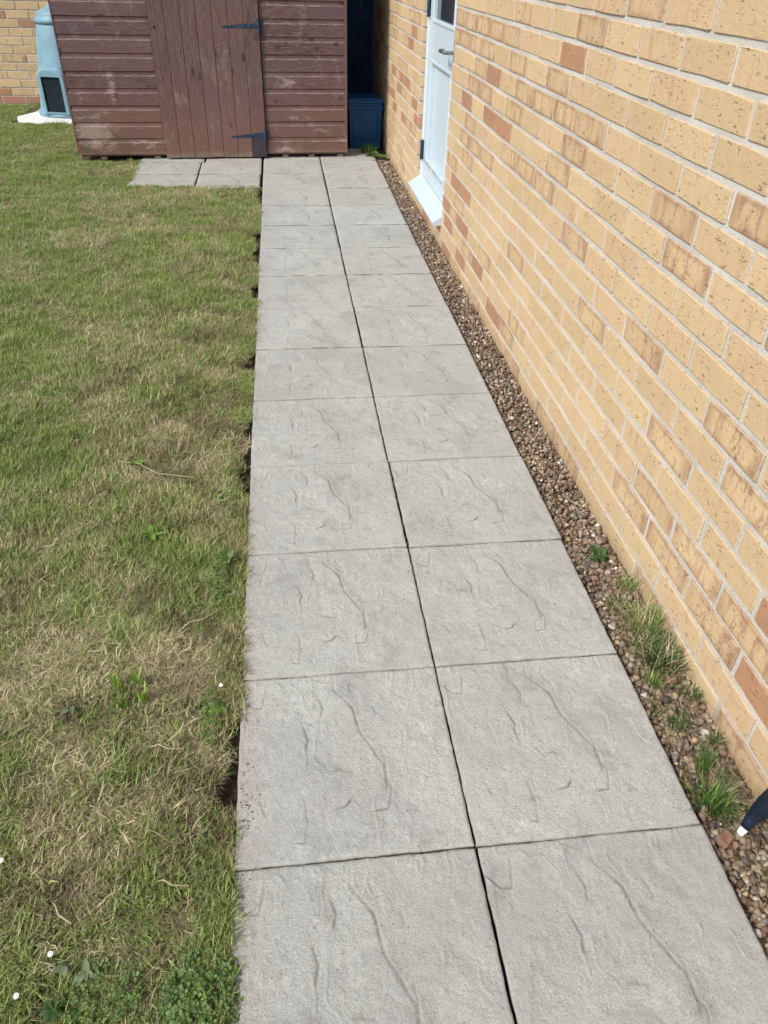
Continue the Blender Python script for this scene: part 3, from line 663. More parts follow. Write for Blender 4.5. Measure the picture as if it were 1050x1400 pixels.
def put_clad(u0, u1, r):
    key = (round(u1 - u0, 3))
    if key not in clads: clads[key] = mesh('board', *clad(u1 - u0), M_CLAD)
    o = obj('board', clads[key], shed, (u0, random.uniform(-0.002, 0.002), ZB + r * BP), (0, random.uniform(-0.0008, 0.0008), 0))
for r in range(NB):
    put_clad(0.018, 1.45, r); put_clad(3.20, W - 0.03, r)
# above the door
for r in range(15, NB): put_clad(1.46, 3.19, r)
tr = MB().box(W - 0.028, W + 0.012, -0.012, 0.05, ZB - 0.01, ZB + NB * BP, c=0.004).build('corner_trim', M_CLAD, shed)
MB().box(-0.004, 0.017, -0.004, 0.05, ZB - 0.005, ZB + NB * BP, c=0.003).build('corner_trim', M_CLAD, shed)
for side, nm in ((0, 'side_wall'), (1, 'side_wall')):
    b = MB(); V, Fc = clad(DEP - 0.06)
    for r in range(NB):
        if side == 0: b.add([(v[1], 0.055 + v[0], v[2] + ZB + r * BP) for v in V], [f[::-1] for f in Fc])
        else: b.add([(W - v[1], 0.055 + v[0], v[2] + ZB + r * BP) for v in V], Fc)
    b.build(nm, M_CLAD, shed)
MB().box(0.02, W - 0.02, DEP, DEP + 0.05, ZB, ZB + NB * BP).build('back_wall', M_CLAD, shed)
MB().box(0.05, W - 0.05, 0.05, DEP - 0.01, ZB - 0.03, ZB + 0.03).build('floor', M_CLAD, shed)
for u in (0.4, 1.3, 2.2, 3.05, 3.52, 3.98, 4.5):
    MB().box(u - 0.05, u + 0.05, 0.03, DEP - 0.1, 0.004, ZB - 0.032).build('floor_bearer', M_CLAD, shed)
rf = MB(); zr = ZB + NB * BP
rf.add([(-0.25, -0.3, zr - 0.06), (W + 0.2, -0.3, zr - 0.06), (W + 0.2, -0.3, zr + 0.0), (-0.25, -0.3, zr + 0.0), (-0.25, DEP / 2, zr + 0.75), (W + 0.2, DEP / 2, zr + 0.75), (W + 0.2, DEP / 2, zr + 0.81), (-0.25, DEP / 2, zr + 0.81), (-0.25, DEP + 0.3, zr - 0.06), (W + 0.2, DEP + 0.3, zr - 0.06), (W + 0.2, DEP + 0.3, zr), (-0.25, DEP + 0.3, zr)],
       [(0, 1, 2, 3), (3, 2, 6, 7), (0, 4, 5, 1), (7, 6, 10, 11), (4, 8, 9, 5), (8, 11, 10, 9), (0, 3, 7, 4), (4, 7, 11, 8), (1, 5, 6, 2), (5, 9, 10, 6)])
rf.build('roof', M_FELT, shed)
for u in (0.03, W - 0.06):
    MB().add([(u, 0.04, zr), (u, DEP, zr), (u, DEP / 2, zr + 0.74), (u + 0.03, 0.04, zr), (u + 0.03, DEP, zr), (u + 0.03, DEP / 2, zr + 0.74)], [(0, 2, 1), (3, 4, 5), (0, 1, 4, 3), (1, 2, 5, 4), (2, 0, 3, 5)]).build('gable', M_CLAD, shed)
# door: seven tongued planks on a ledged back
DU0, DU1 = 1.455, 3.188; DW = (DU1 - DU0) / 7
sdo = MB().box(DU0 + 0.01, DU1 - 0.01, -0.006, 0.03, ZB + 0.0, ZB + 15 * BP - 0.02).build('shed_door', M_DOORW, shed)
for i in range(7):
    u0 = DU0 + i * DW; g_ = 0.003
    b = MB(); zl = 0.028 + (0.006 if i == 3 else 0); zh = ZB + 15 * BP - 0.01
    n = 4; mid = DW / 2
    # a plank with a chamfer at both edges and a shallow centre bead
    pr = [(g_, 0.0), (g_, -0.028), (g_ + 0.006, -0.032), (mid - 0.005, -0.032), (mid, -0.0295), (mid + 0.005, -0.032), (DW - g_ - 0.006, -0.032), (DW - g_, -0.028), (DW - g_, 0.0)]
    k = len(pr); V = [(x, y - 0.007, z) for z in (zl, zh) for x, y in pr]
    Fc = [tuple(range(k)), tuple(range(k, 2 * k))[::-1]] + [(a, a + k, (a + 1) % k + k, (a + 1) % k) for a in range(k)]
    me = mesh('plank', V, Fc, M_DOORW, attrs={'cell': ('FLOAT_VECTOR', [(i + 0.9, i * 1.7, i * 3.1)] * (2 * k))})
    obj('plank', me, sdo, (u0, random.uniform(-0.002, 0.002), 0))
def thinge(z, dz):
    b = MB(); y = -0.043
    b.add([(2.60, y, z - 0.02 - dz), (2.60, y, z + 0.012 - dz), (3.15, y, z + 0.035), (3.15, y, z - 0.04), (2.60, y + 0.012, z - 0.02 - dz), (2.60, y + 0.012, z + 0.012 - dz), (3.15, y + 0.012, z + 0.035), (3.15, y + 0.012, z - 0.04)],
          [(0, 3, 2, 1), (0, 1, 5, 4), (1, 2, 6, 5), (2, 3, 7, 6), (3, 0, 4, 7)])
    b.tube([(3.175, y - 0.002, z - 0.10), (3.175, y - 0.002, z + 0.09)], 0.020, 8); b.box(3.196, 3.235, -0.018, -0.006, z - 0.12, z + 0.10, c=0.003)
    b.box(3.12, 3.162, y - 0.004, y + 0.008, z - 0.036, z + 0.031)
    for t in (0.2, 0.55, 0.85):
        x = 2.62 + 0.5 * t; zz = z - dz * (1 - t); b.tube([(x, y + 0.004, zz - 0.004), (x, y - 0.006, zz - 0.004)], 0.010, 6)
    b.build('hinge', M_IRON, sdo)
thinge(0.385, 0.035); thinge(1.985, 0.02)
MB().tube([(1.535, -0.0405, 1.942), (1.535, -0.030, 1.942)], 0.021, 12).build('keyhole', M_DARK, sdo)

# ---------------------------------------------------------------- passage between shed and house: fence and blue box
fe = obj('wooden_fence', None, None, (0.50, 16.2, 0)); tag(fe, 'board fence closing the shaded gap between shed and house wall, its navy tint standing for the shade', 'fence')
fm = mesh('fence_board', *(lambda b: (b.V, b.F))(MB().box(0.002, 0.1385, -0.02, 0.01, 0.0, 4.6, c=0.005)), M_NAVY)
for i in range(6): obj('fence_board', fm, fe, (i * 0.14 - 0.03, (i % 2) * 0.012, 0))
MB().box(-0.03, 0.8, 0.04, 0.09, 1.0, 1.2).box(-0.03, 0.8, 0.04, 0.09, 3.4, 3.6).build('rail', M_NAVY, fe)
bx = obj('storage_box', None, None, (0.60, 13.95, -0.02), (0, 0, 0.06)); tag(bx, 'blue plastic storage box with a lid in the dark gap beside the shed', 'box')
b = MB(); bw, bd, bh = 0.63, 0.7, 0.76
def frus(b, x0, x1, y0, y1, z0, z1, t, m=0):
    V = [(x0 + t, y0 + t, z0), (x1 - t, y0 + t, z0), (x1 - t, y1 - t, z0), (x0 + t, y1 - t, z0), (x0, y0, z1), (x1, y0, z1), (x1, y1, z1), (x0, y1, z1)]
    return b.add(V, [(0, 3, 2, 1), (4, 5, 6, 7), (0, 1, 5, 4), (1, 2, 6, 5), (2, 3, 7, 6), (3, 0, 4, 7)], m)
frus(b, 0, bw, 0, bd, 0, bh, 0.03)
b.box(-0.015, bw + 0.015, -0.018, bd + 0.015, bh - 0.10, bh - 0.05, c=0.006)
b.build('tub', M_BLUEP, bx)
r_ = MB(); r_.box(0.08, 0.10, -0.004, 0.03, 0.15, 0.55, c=0.003).box(bw - 0.11, bw - 0.09, -0.004, 0.03, 0.15, 0.55, c=0.003).box(0.10, bw - 0.11, -0.003, 0.03, 0.15, 0.17, c=0.003).box(0.10, bw - 0.11, -0.003, 0.03, 0.53, 0.55, c=0.003)
r_.build('rib', M_BLUEP, bx)
l_ = MB(); l_.box(-0.03, bw + 0.03, -0.035, bd + 0.03, bh + 0.002, bh + 0.05, c=0.012); frus(l_, 0.03, bw - 0.03, 0.03, bd - 0.03, bh + 0.051, bh + 0.075, -0.02)
l_.build('lid', M_BLUEP, bx)

# ---------------------------------------------------------------- compost bin on its pale base
ba = MB(); 
out = [(-1.0, -0.80), (-0.6, -0.98), (0.1, -1.15), (0.9, -1.12), (0.95, 0.85), (-0.9, 0.8), (-0.85, 0.1), (-1.1, -0.5)]
V = [(x, y, 0.0) for x, y in out] + [(x * 0.98, y * 0.98, 0.06) for x, y in out]; k = len(out)
ba.add(V, [tuple(range(k))[::-1], tuple(range(k, 2 * k))] + [(i, (i + 1) % k, (i + 1) % k + k, i + k) for i in range(k)])
o = ba.build('concrete_base', M_CONC, None, (-5.05, 17.2, -0.01)); tag(o, 'flat white concrete pad on the grass under the compost bin', 'concrete pad')
cb = obj('compost_bin', None, None, (-5.05, 17.2, 0.055)); tag(cb, 'pale blue green plastic compost bin with an open hatch beside the shed', 'compost bin')
def lathe(pr, n=28):
    V = [(r * math.cos(2 * math.pi * i / n), r * math.sin(2 * math.pi * i / n), z) for r, z in pr for i in range(n)]
    Fc = [(a * n + i, a * n + (i + 1) % n, (a + 1) * n + (i + 1) % n, (a + 1) * n + i) for a in range(len(pr) - 1) for i in range(n)]
    return V, Fc
MB().add(*lathe([(0.66, 0.0), (0.74, 0.0), (0.745, 0.06), (0.70, 0.085), (0.685, 0.12), (0.60, 0.70), (0.50, 1.30), (0.425, 1.66), (0.40, 1.70)])).build('body', M_BIN, cb, smooth=True)
MB().add(*lathe([(0.39, 1.62), (0.45, 1.62), (0.465, 1.67), (0.45, 1.71), (0.40, 1.75), (0.405, 1.78), (0.36, 1.83), (0.22, 1.88), (0.13, 1.95), (0.10, 1.965), (0.0, 1.97)])).build('lid', M_BIN, cb, smooth=True)
# arched hatch housing, facing the front left
def arch(w_, h_, r_, n=6):
    pts = [(-w_, 0.0)]
    for i in range(n + 1):
        a = math.pi - math.pi / 2 * i / n; pts.append((-w_ + r_ + r_ * math.cos(a), h_ - r_ + r_ * math.sin(a)))
    for i in range(n + 1):
        a = math.pi / 2 - math.pi / 2 * i / n; pts.append((w_ - r_ + r_ * math.cos(a), h_ - r_ + r_ * math.sin(a)))
    pts.append((w_, 0.0)); return pts
hb = MB()
A = arch(0.27, 0.78, 0.16); B = arch(0.315, 0.84, 0.20); I = arch(0.205, 0.64, 0.03)
k = len(A)
rings = [[(x, -0.30, z) for x, z in B], [(x * 1.0, -0.74, z + 0.02) for x, z in B], [(x, -0.80, z + 0.02) for x, z in A], [(x, -0.805, z + 0.05) for x, z in I], [(x, -0.765, z + 0.05) for x, z in I]]
V = [v for R in rings for v in R]; Fc = []
for a in range(4):
    for i in range(k): j = (i + 1) % k; Fc.append((a * k + i, a * k + j, (a + 1) * k + j, (a + 1) * k + i))
hb.add(V, Fc); HB = math.radians(-14)
hb.build('hatch_surround', M_BIN, cb, (-0.02, 0.06, 0.055), (0, 0, HB))
MB().add([(x, -0.768, z + 0.05) for x, z in I], [tuple(range(k))]).build('hatch_shade_panel', M_DARK, cb, (-0.02, 0.06, 0.055), (0, 0, HB))  # flat dark panel in place of the shaded hatch opening

# ---------------------------------------------------------------- black hose end by the wall
hs = obj('hose', None, None, (1.165, -0.045, -0.02)); tag(hs, 'black plastic hose end with a white tip leaning on the brick wall, bottom right', 'hose')
MB().tube([(0.0, 0.0, 0.03), (0.02, 0.012, 0.055), (0.045, 0.02, 0.10), (0.065, 0.015, 0.16), (0.085, -0.01, 0.26), (0.10, -0.06, 0.42), (0.11, -0.14, 0.62), (0.11, -0.26, 0.80)], [0.020, 0.026, 0.034, 0.046, 0.060, 0.064, 0.064, 0.064], 14).build('pipe', M_BLACKP, hs, smooth=True)
MB().tube([(-0.022, -0.012, 0.004), (-0.002, -0.002, 0.028)], [0.014, 0.019], 10).build('tip', M_PETAL, hs)

# ---------------------------------------------------------------- gravel strip
def gz(x, y): return -0.075 + 0.03 * (fbm(x * 4, y * 4, 12, 3) - 0.5)
o = obj('gravel_bed', fastmesh('gravel_bed', *grid(np.linspace(0.995, 1.34, 10), np.linspace(-4, 15, 400), gz), M_SOIL, smooth=True)); tag(o, kind='structure')
def icos():
    t = (1 + 5 ** .5) / 2
    V = np.array([(-1, t, 0), (1, t, 0), (-1, -t, 0), (1, -t, 0), (0, -1, t), (0, 1, t), (0, -1, -t), (0, 1, -t), (t, 0, -1), (t, 0, 1), (-t, 0, -1), (-t, 0, 1)], float)
    V /= np.linalg.norm(V[0])
    Fc = [(0, 11, 5), (0, 5, 1), (0, 1, 7), (0, 7, 10), (0, 10, 11), (1, 5, 9), (5, 11, 4), (11, 10, 2), (10, 7, 6), (7, 1, 8), (3, 9, 4), (3, 4, 2), (3, 2, 6), (3, 6, 8), (3, 8, 9), (4, 9, 5), (2, 4, 11), (6, 2, 10), (8, 6, 7), (9, 8, 1)]
    return V, Fc
def subdiv(V, Fc):
    V = list(map(np.array, V)); c = {}; out = []
    def md(a, b):
        k = (min(a, b), max(a, b))
        if k not in c: v = V[a] + V[b]; V.append(v / np.linalg.norm(v)); c[k] = len(V) - 1
        return c[k]
    for a, b, d in Fc:
        x, y, z = md(a, b), md(b, d), md(d, a); out += [(a, x, z), (b, y, x), (d, z, y), (x, y, z)]
    return np.array(V), out
I0 = icos(); I1 = subdiv(*I0)
PAL = np.array([(0.30, 0.205, 0.125), (0.22, 0.13, 0.08), (0.38, 0.30, 0.20), (0.52, 0.46, 0.36), (0.20, 0.17, 0.15), (0.11, 0.09, 0.085), (0.62, 0.58, 0.52), (0.28, 0.17, 0.11), (0.45, 0.34, 0.17), (0.27, 0.24, 0.20), (0.78, 0.76, 0.72)])
PW = np.array([.25, .19, .16, .08, .06, .06, .025, .07, .07, .03, .012]); PW /= PW.sum()
def pebbles(n, y0, y1, base, rmin, rmax, name):
    x = rng.uniform(1.005, 1.325, n); y = rng.uniform(y0, y1, n); x = np.minimum(x, HX - 0.0046 * y - 0.012)
    r = rmin + (rmax - rmin) * rng.random(n) ** 2.2
    sq = rng.uniform(0.55, 1.0, (n, 3)); z = gz(x, y) + r * rng.uniform(0.1, 0.9, n) + np.where(rng.random(n) < 0.4, r * 0.8, 0)
    # the bed rises a little against the slabs and thins where soil fills it
    V0 = np.array(base[0]); F0 = np.array(base[1]); k = len(V0)
    lump = 1 + rng.uniform(-0.24, 0.24, (n, k))
    P = V0[None] * lump[..., None] * sq[:, None, :] * r[:, None, None]
    a, b, c = rng.uniform(0, 6.28, (3, n)); ca, sa, cb_, sb = np.cos(a), np.sin(a), np.cos(b * .25), np.sin(b * .25)
    R1 = np.zeros((n, 3, 3)); R1[:, 0, 0] = ca; R1[:, 0, 1] = -sa; R1[:, 1, 0] = sa; R1[:, 1, 1] = ca; R1[:, 2, 2] = 1
    R2 = np.zeros((n, 3, 3)); R2[:, 0, 0] = 1; R2[:, 1, 1] = cb_; R2[:, 1, 2] = -sb; R2[:, 2, 1] = sb; R2[:, 2, 2] = cb_
    P = np.einsum('nij,nkj->nki', R1 @ R2, P) + np.stack([x, y, z], -1)[:, None, :]
    Fc = (F0[None] + (np.arange(n) * k)[:, None, None]).reshape(-1, 3)
    ci = rng.choice(len(PAL), n, p=PW); cc = (PAL[ci] * 0.85 + 0.15 * PAL[ci].mean(1, keepdims=True)) * rng.uniform(0.45, 1.15, (n, 1)); cc = np.concatenate([cc, np.ones((n, 1))], 1)
    return obj(name, fastmesh(name, P.reshape(-1, 3), Fc, M_PEB, smooth=True, attrs={'col': ('FLOAT_COLOR', np.repeat(cc, k, 0))}))
o = pebbles(7500, -2.6, 2.2, I1, 0.007, 0.023, 'gravel'); tag(o, 'loose brown and white pebbles in the near part of the strip', 'gravel', kind='stuff')
o = pebbles(14000, 2.2, 13.3, I0, 0.009, 0.023, 'gravel'); tag(o, 'loose tan pebbles in the far part of the strip up to the shed', 'gravel', kind='stuff')
b = MB().box(-0.040, 0.045, -0.026, 0.024, 0.0, 0.026, c=0.007); V = [(v[0] + random.uniform(-.008, .008), v[1] + random.uniform(-.008, .008), v[2] + random.uniform(-.006, .006)) for v in b.V]
o = obj('brick_fragment', mesh('brick_fragment', V, b.F, mat_plain('broken_brick', (0.24, 0.14, 0.095), 0.9, 0, 0.3, 60, 0.6)), None, (1.085, -0.06, -0.052), (0.1, 0.1, 0.5)); tag(o, 'broken reddish brick piece lying in the gravel below the hose end', 'brick piece')

# ---------------------------------------------------------------- grass
def blades(n, rad, hmin, hmax, wd, lean, seed, flat=0.0, tone=(0, 1)):
    r = np.random.default_rng(seed); V = []; Fc = []; T = []; R = []
    for i in range(n):
        a = r.uniform(0, 2 * math.pi); q = rad * math.sqrt(r.random()); bx_, by_ = q * math.cos(a), q * math.sin(a)
        h_ = r.uniform(hmin, hmax); d = r.uniform(0, 2 * math.pi); w_ = wd * r.uniform(0.6, 1.3)
        ln = lean * r.uniform(0.2, 1.4) * h_
        if r.random() < flat: z0 = r.uniform(0.0, 0.02); hz_ = r.uniform(-0.05, 0.25) * h_; ln = h_ * 1.3
        else: z0 = -0.006; hz_ = h_
        dx, dy = math.cos(d), math.sin(d); sx, sy = -dy * w_ / 2, dx * w_ / 2; tw = r.uniform(-1, 1)
        b0 = len(V); cx, cy = r.uniform(-.13, .13) * ln, r.uniform(-.13, .13) * ln
        for k_, (t, ww) in enumerate(((0, 1), (0.5, 0.85), (1, 0.0))):
            px = bx_ + dx * ln * t ** 1.6 + cx * math.sin(t * 3.1); py = by_ + dy * ln * t ** 1.6 + cy * math.sin(t * 3.1); pz = z0 + hz_ * (t * (1.25 - 0.25 * t))
            if k_ < 2: V += [(px - sx * ww, py - sy * ww, pz), (px + sx * ww, py + sy * ww, pz)]
            else: V.append((px, py, pz))
        Fc += [(b0, b0 + 1, b0 + 3), (b0, b0 + 3, b0 + 2), (b0 + 2, b0 + 3, b0 + 4)]
        tn = r.uniform(*tone); rr = r.random(); T += [tn] * 5; R += [rr] * 5
    return np.array(V), np.array(Fc), T, R
protoc = bpy.data.collections.new('grass_clumps')
specs = []
for s in range(4): specs.append(blades(150, 0.085, 0.016, 0.050, 0.0044, 0.9, 100 + s, 0.30))          # short mown turf
for s in range(3): specs.append(blades(150, 0.095, 0.020, 0.072, 0.0036, 1.2, 200 + s, 0.80, (0, 0.8)))  # flat straw thatch
for s in range(3): specs.append(blades(130, 0.075, 0.025, 0.070, 0.0052, 0.7, 300 + s, 0.12, (0.35, 1)))  # lush green
for i, (V, Fc, T, R) in enumerate(specs):
    me = fastmesh('clump', V, Fc, M_GRASS, attrs={'tone': ('FLOAT', T), 'rnd': ('FLOAT', R)})
    protoc.objects.link(bpy.data.objects.new('clump_%02d' % i, me))
def scatter():
    P = []
    n = 76000
    y = rng.uniform(-1.6, 19, n); xl = np.interp(y, [-1.6, 0, 3, 13, 19], [-3.4, -3.6, -4.4, -7.8, -9.6]); x = xl + (-1.07 - xl) * rng.random(n)
    wdt = (-1.07 - xl)
    keep = rng.random(n) < wdt / 8.6
    x, y = x[keep], y[keep]
    # thin a bit far away
    keep = rng.random(len(x)) < np.interp(y, [-1.6, 4, 10, 19], [1.0, 0.9, 0.72, 0.6]); x, y = x[keep], y[keep]
    edge = -1.092 - 0.018 * np.exp(-((y - 1.5) / 1.3) ** 2) + 0.035 * (fbm(y * 5, y * 0 + 1.5, 44, 3) - 0.5) * 2
    ok = (x < edge) & ~((x > -3.16) & (y > 10.93)) & ~((x > -4.2) & (y > 12.75))
    ok &= ~((np.abs(x + 5.15) < 1.05) & (y > 16.15) & (y < 18.1)) & (y < 18.3)
    bald = fbm(x * 2.6 + 3, y * 2.6, 71, 3); ok &= ~((bald < 0.27) & (rng.random(len(x)) < 0.6))
    x, y = x[ok], y[ok]
    return x, y
gx, gy = scatter(); n1 = len(gx)
# overhanging fringe along the path and the slabs by the shed
fy = rng.uniform(-1.6, 10.8, 1300); fx_ = -1.085 + 0.035 * rng.random(1300) + 0.03 * (fbm(fy * 4, fy * 0, 45, 2) - 0.5)
kp = fbm(fy * 1.7 + 2, fy * 0 + 4, 46, 2) > np.where((fy > -0.2) & (fy < 3.2), 0.56, 0.44); fy, fx_ = fy[kp], fx_[kp]
px_ = rng.uniform(-3.12, -1.05, 420); py_ = 10.93 + 0.05 * rng.random(420)
pl_x = -3.16 + 0.06 * rng.random(120); pl_y = rng.uniform(10.9, 12.8, 120)
X = np.concatenate([gx, fx_, px_, pl_x]); Y = np.concatenate([gy, fy, py_, pl_y])
Z = lawn_z(np.minimum(X, -1.13), np.where((X > -3.2) & (Y > 10.88), 10.85, Y))
dryn = 0.55 * fbm(X * 0.9 + 4, Y * 0.9, 81, 3) + 0.45 * fbm(X * 3.1, Y * 3.1 + 9, 82, 3); dryn += 0.07 * np.clip((X + 3.0) / 2.0, 0, 1) - 0.06
pick = np.where(dryn > 0.60, rng.choice([4, 5, 6, 4, 5, 0, 1], len(X)), np.where(dryn < 0.44, rng.choice([7, 8, 9, 0, 1, 2], len(X)), rng.choice([0, 1, 2, 3, 4, 7], len(X))))
pick[n1:] = rng.choice([0, 1, 7, 8], len(pick) - n1); scl = rng.uniform(0.75, 1.25, len(X)) * (0.85 + 0.5 * fbm(X * 2, Y * 2, 83, 2)); scl[n1:] *= 0.8; scl[:n1] *= np.where(X[:n1] > -1.2, 0.8, 1)
rot = np.stack([rng.normal(0, 0.12, len(X)), rng.normal(0, 0.12, len(X)), rng.uniform(0, 6.28, len(X))], -1)
def point_object(name, X, Y, Z, pick, scl, rot, coll):
    me = bpy.data.meshes.new(name); me.vertices.add(len(X)); me.vertices.foreach_set('co', (np.stack([X, Y, Z], -1) * S).astype(np.float32).ravel())
    a = me.attributes.new('pick', 'INT', 'POINT'); a.data.foreach_set('value', pick.astype(np.int32))
    a = me.attributes.new('scl', 'FLOAT', 'POINT'); a.data.foreach_set('value', scl.astype(np.float32))
    a = me.attributes.new('rotv', 'FLOAT_VECTOR', 'POINT'); a.data.foreach_set('vector', rot.astype(np.float32).ravel())
    o = bpy.data.objects.new(name, me); COL.objects.link(o)
    ng = bpy.data.node_groups.new(name + '_scatter', 'GeometryNodeTree')
    ng.interface.new_socket('Geometry', in_out='INPUT', socket_type='NodeSocketGeometry'); ng.interface.new_socket('Geometry', in_out='OUTPUT', socket_type='NodeSocketGeometry')
    gi = ng.nodes.new('NodeGroupInput'); go = ng.nodes.new('NodeGroupOutput'); ip = ng.nodes.new('GeometryNodeInstanceOnPoints')
    ci = ng.nodes.new('GeometryNodeCollectionInfo'); ci.inputs[0].default_value = coll; ci.inputs['Separate Children'].default_value = True; ci.inputs['Reset Children'].default_value = True
    def na(nm, typ):
        nd = ng.nodes.new('GeometryNodeInputNamedAttribute'); nd.data_type = typ; nd.inputs['Name'].default_value = nm; return nd.outputs['Attribute']
    L = ng.links.new
    L(gi.outputs[0], ip.inputs['Points']); L(ci.outputs[0], ip.inputs['Instance']); ip.inputs['Pick Instance'].default_value = True
    L(na('pick', 'INT'), ip.inputs['Instance Index'])
    er = ng.nodes.new('FunctionNodeEulerToRotation'); L(na('rotv', 'FLOAT_VECTOR'), er.inputs[0]); L(er.outputs[0], ip.inputs['Rotation'])
    L(na('scl', 'FLOAT'), ip.inputs['Scale']); L(ip.outputs[0], go.inputs[0])
    md = o.modifiers.new('scatter', 'NODES'); md.node_group = ng; return o
o = point_object('grass', X, Y, Z, pick, scl, rot, protoc); tag(o, 'patchy green and straw coloured lawn grass left of the path', 'grass', kind='stuff')

# ---------------------------------------------------------------- weeds, tufts, flowers
def tuft_mesh(n, rad, hmin, hmax, wd, lean, seed, mats, share=0.5):
    V, Fc, T, R = blades(n, rad, hmin, hmax, wd, lean, seed)
    r = np.random.default_rng(seed); mi = np.repeat((r.random(n) < share).astype(int), 3)
    return mesh('grass_tuft', V, Fc, mats, midx=mi)
def tuft(name, label, x, y, z, n, rad, h0, h1, wd, lean, seed, mats, share, cat='grass tuft', group=None):
    o = obj(name, tuft_mesh(n, rad, h0, h1, wd, lean, seed, mats, share), None, (x, y, z)); tag(o, label, cat, group); return o
tuft('grass_tuft', 'large shaggy tuft of half dry grass against the wall in the gravel strip', 1.235, 1.18, -0.07, 420, 0.085, 0.07, 0.20, 0.006, 0.9, 1, [M_GREEN, M_STRAW], 0.45)
tuft('grass_tuft', 'greener drooping grass tuft just nearer than the large shaggy one', 1.215, 0.92, -0.07, 360, 0.075, 0.07, 0.18, 0.006, 1.0, 2, [M_WEED, M_STRAW], 0.35)
tuft('grass_tuft', 'small bright green tuft beside the slab edge in the gravel', 1.13, 0.80, -0.07, 120, 0.04, 0.05, 0.11, 0.006, 0.7, 3, [M_GREEN, M_STRAW], 0.1)
tuft('grass_tuft', 'dark green grass tuft at the slab corner above the hose end', 1.10, 0.09, -0.07, 170, 0.045, 0.07, 0.17, 0.006, 0.9, 4, [M_WEED, M_GREEN], 0.4)
tuft('grass_tuft', 'thin upright grass tuft in pebbles midway along the near strip', 1.155, 0.30, -0.07, 90, 0.035, 0.06, 0.15, 0.005, 0.6, 5, [M_WEED, M_GREEN], 0.4)
tuft('grass_tuft', 'low sparse grass tuft behind the greener drooping one, against the wall', 1.28, 1.52, -0.07, 130, 0.05, 0.05, 0.12, 0.005, 0.9, 6, [M_GREEN, M_STRAW], 0.5)
tuft('grass_tuft', 'low weedy green patch of grass among white pebbles', 1.15, 0.54, -0.07, 110, 0.05, 0.03, 0.08, 0.006, 0.8, 7, [M_WEED, M_GREEN], 0.3)
tuft('grass_tuft', 'tuft of dark grass at the foot of the blue storage box', 0.93, 13.45, -0.06, 160, 0.13, 0.10, 0.26, 0.014, 0.8, 8, [M_WEED, M_GREEN], 0.3)
# straw litter in the soil part of the strip
V, Fc, T, R = blades(2600, 1.0, 0.04, 0.13, 0.0045, 1.0, 55, 1.0)
V[:, 0] = 1.165 + V[:, 0] * 0.13; V[:, 1] = 0.55 + V[:, 1] * 1.15; V[:, 2] = V[:, 2] - 0.045
# keep blade widths: rebuild narrow offsets is unnecessary for litter
o = obj('dry_grass_litter', mesh('dry_grass_litter', V, Fc, [M_STRAW, M_SOIL], midx=np.repeat((np.random.default_rng(5).random(2600) < 0.5).astype(int), 3))); tag(o, 'dead grass and dark litter over the soil in the near gravel strip', 'litter', kind='stuff')

for k_, (x, y, r_, hh_, n_, lb) in enumerate(((1.20, 1.05, .09, .15, 260, 'middle of the shaggy grass clump growing along the wall'), (1.15, 1.38, .06, .09, 130, 'short grass tuft at the far end of the shaggy clump'), (1.29, 0.70, .04, .12, 110, 'thin grass tuft tight against the wall just nearer than the shaggy clump'), (1.10, 0.62, .05, .07, 90, 'low flat grass tuft hugging the slab edge beside white pebbles'), (1.27, 0.42, .03, .09, 70, 'sparse grass wisps against the wall by the brown lowest brick'), (1.17, 0.16, .05, .12, 120, 'grass tuft between the dark slab corner tuft and the wall'))):
    tuft('grass_tuft', lb, x, y, -0.07, n_, r_, hh_ * .5, hh_, 0.0055, 1.0, 30 + k_, [M_WEED, M_STRAW], 0.4)
def leaf_shape(L, Wd, lobes=0, curl=0.25, n=7):
    V = []; Fc = []
    for i in range(n + 1):
        t = i / n; wv = Wd * math.sin(math.pi * min(1, t * 0.93 + 0.07)) ** 0.8 * (1 - 0.25 * t)
        if lobes: wv *= 0.65 + 0.35 * abs(math.sin(t * math.pi * lobes))
        z = L * (0.35 * t - curl * t * t * 2); 
        V += [(L * t, -wv, z + 0.25 * wv), (L * t, 0, z), (L * t, wv, z + 0.25 * wv)]
    for i in range(n):
        a = i * 3; Fc += [(a, a + 3, a + 4, a + 1), (a + 1, a + 4, a + 5, a + 2)]
    return V, Fc
def rosette(name, label, cat, x, y, z, nleaf, L, Wd, lobes, m, seed, group=None, curl=0.2):
    r = random.Random(seed); root = obj(name, None, None, (x, y, z)); tag(root, label, cat, group)
    me = mesh('leaf', *leaf_shape(L, Wd, lobes, curl), m, smooth=True)
    for i in range(nleaf):
        o = obj('leaf', me, root, (0, 0, 0.008 + 0.004 * i), (r.uniform(-.3, .3), r.uniform(-0.35, 0.15), i * 6.283 / nleaf + r.uniform(-.4, .4))); s = r.uniform(0.7, 1.15); o.scale = (s, s, s)
    return root
rosette('weed', 'broad lobed green weed in the gravel beside the fourth slab from the camera', 'weed', 1.185, 1.80, -0.055, 9, 0.105, 0.030, 3, M_WEED, 1, curl=0.1)
rosette('weed', 'green leafy weed in the corner where shed, path and house meet', 'weed', 1.08, 13.15, -0.05, 11, 0.20, 0.05, 2, M_CLOV, 2, curl=0.05)
rosette('weed', 'smaller leafy weed near the corner, on the path side of the leafy one', 'weed', 0.92, 13.2, -0.03, 7, 0.12, 0.04, 2, M_WEED, 3, curl=0.05)
rosette('plantain', 'flat grey green plantain rosette in the lawn at the bottom left', 'weed', -1.50, -0.33, -0.02, 9, 0.050, 0.013, 0, M_GREY, 4)
rosette('plantain', 'small plantain left of the larger rosette at the bottom left', 'weed', -1.585, -0.30, -0.02, 7, 0.045, 0.013, 0, M_GREY, 5)
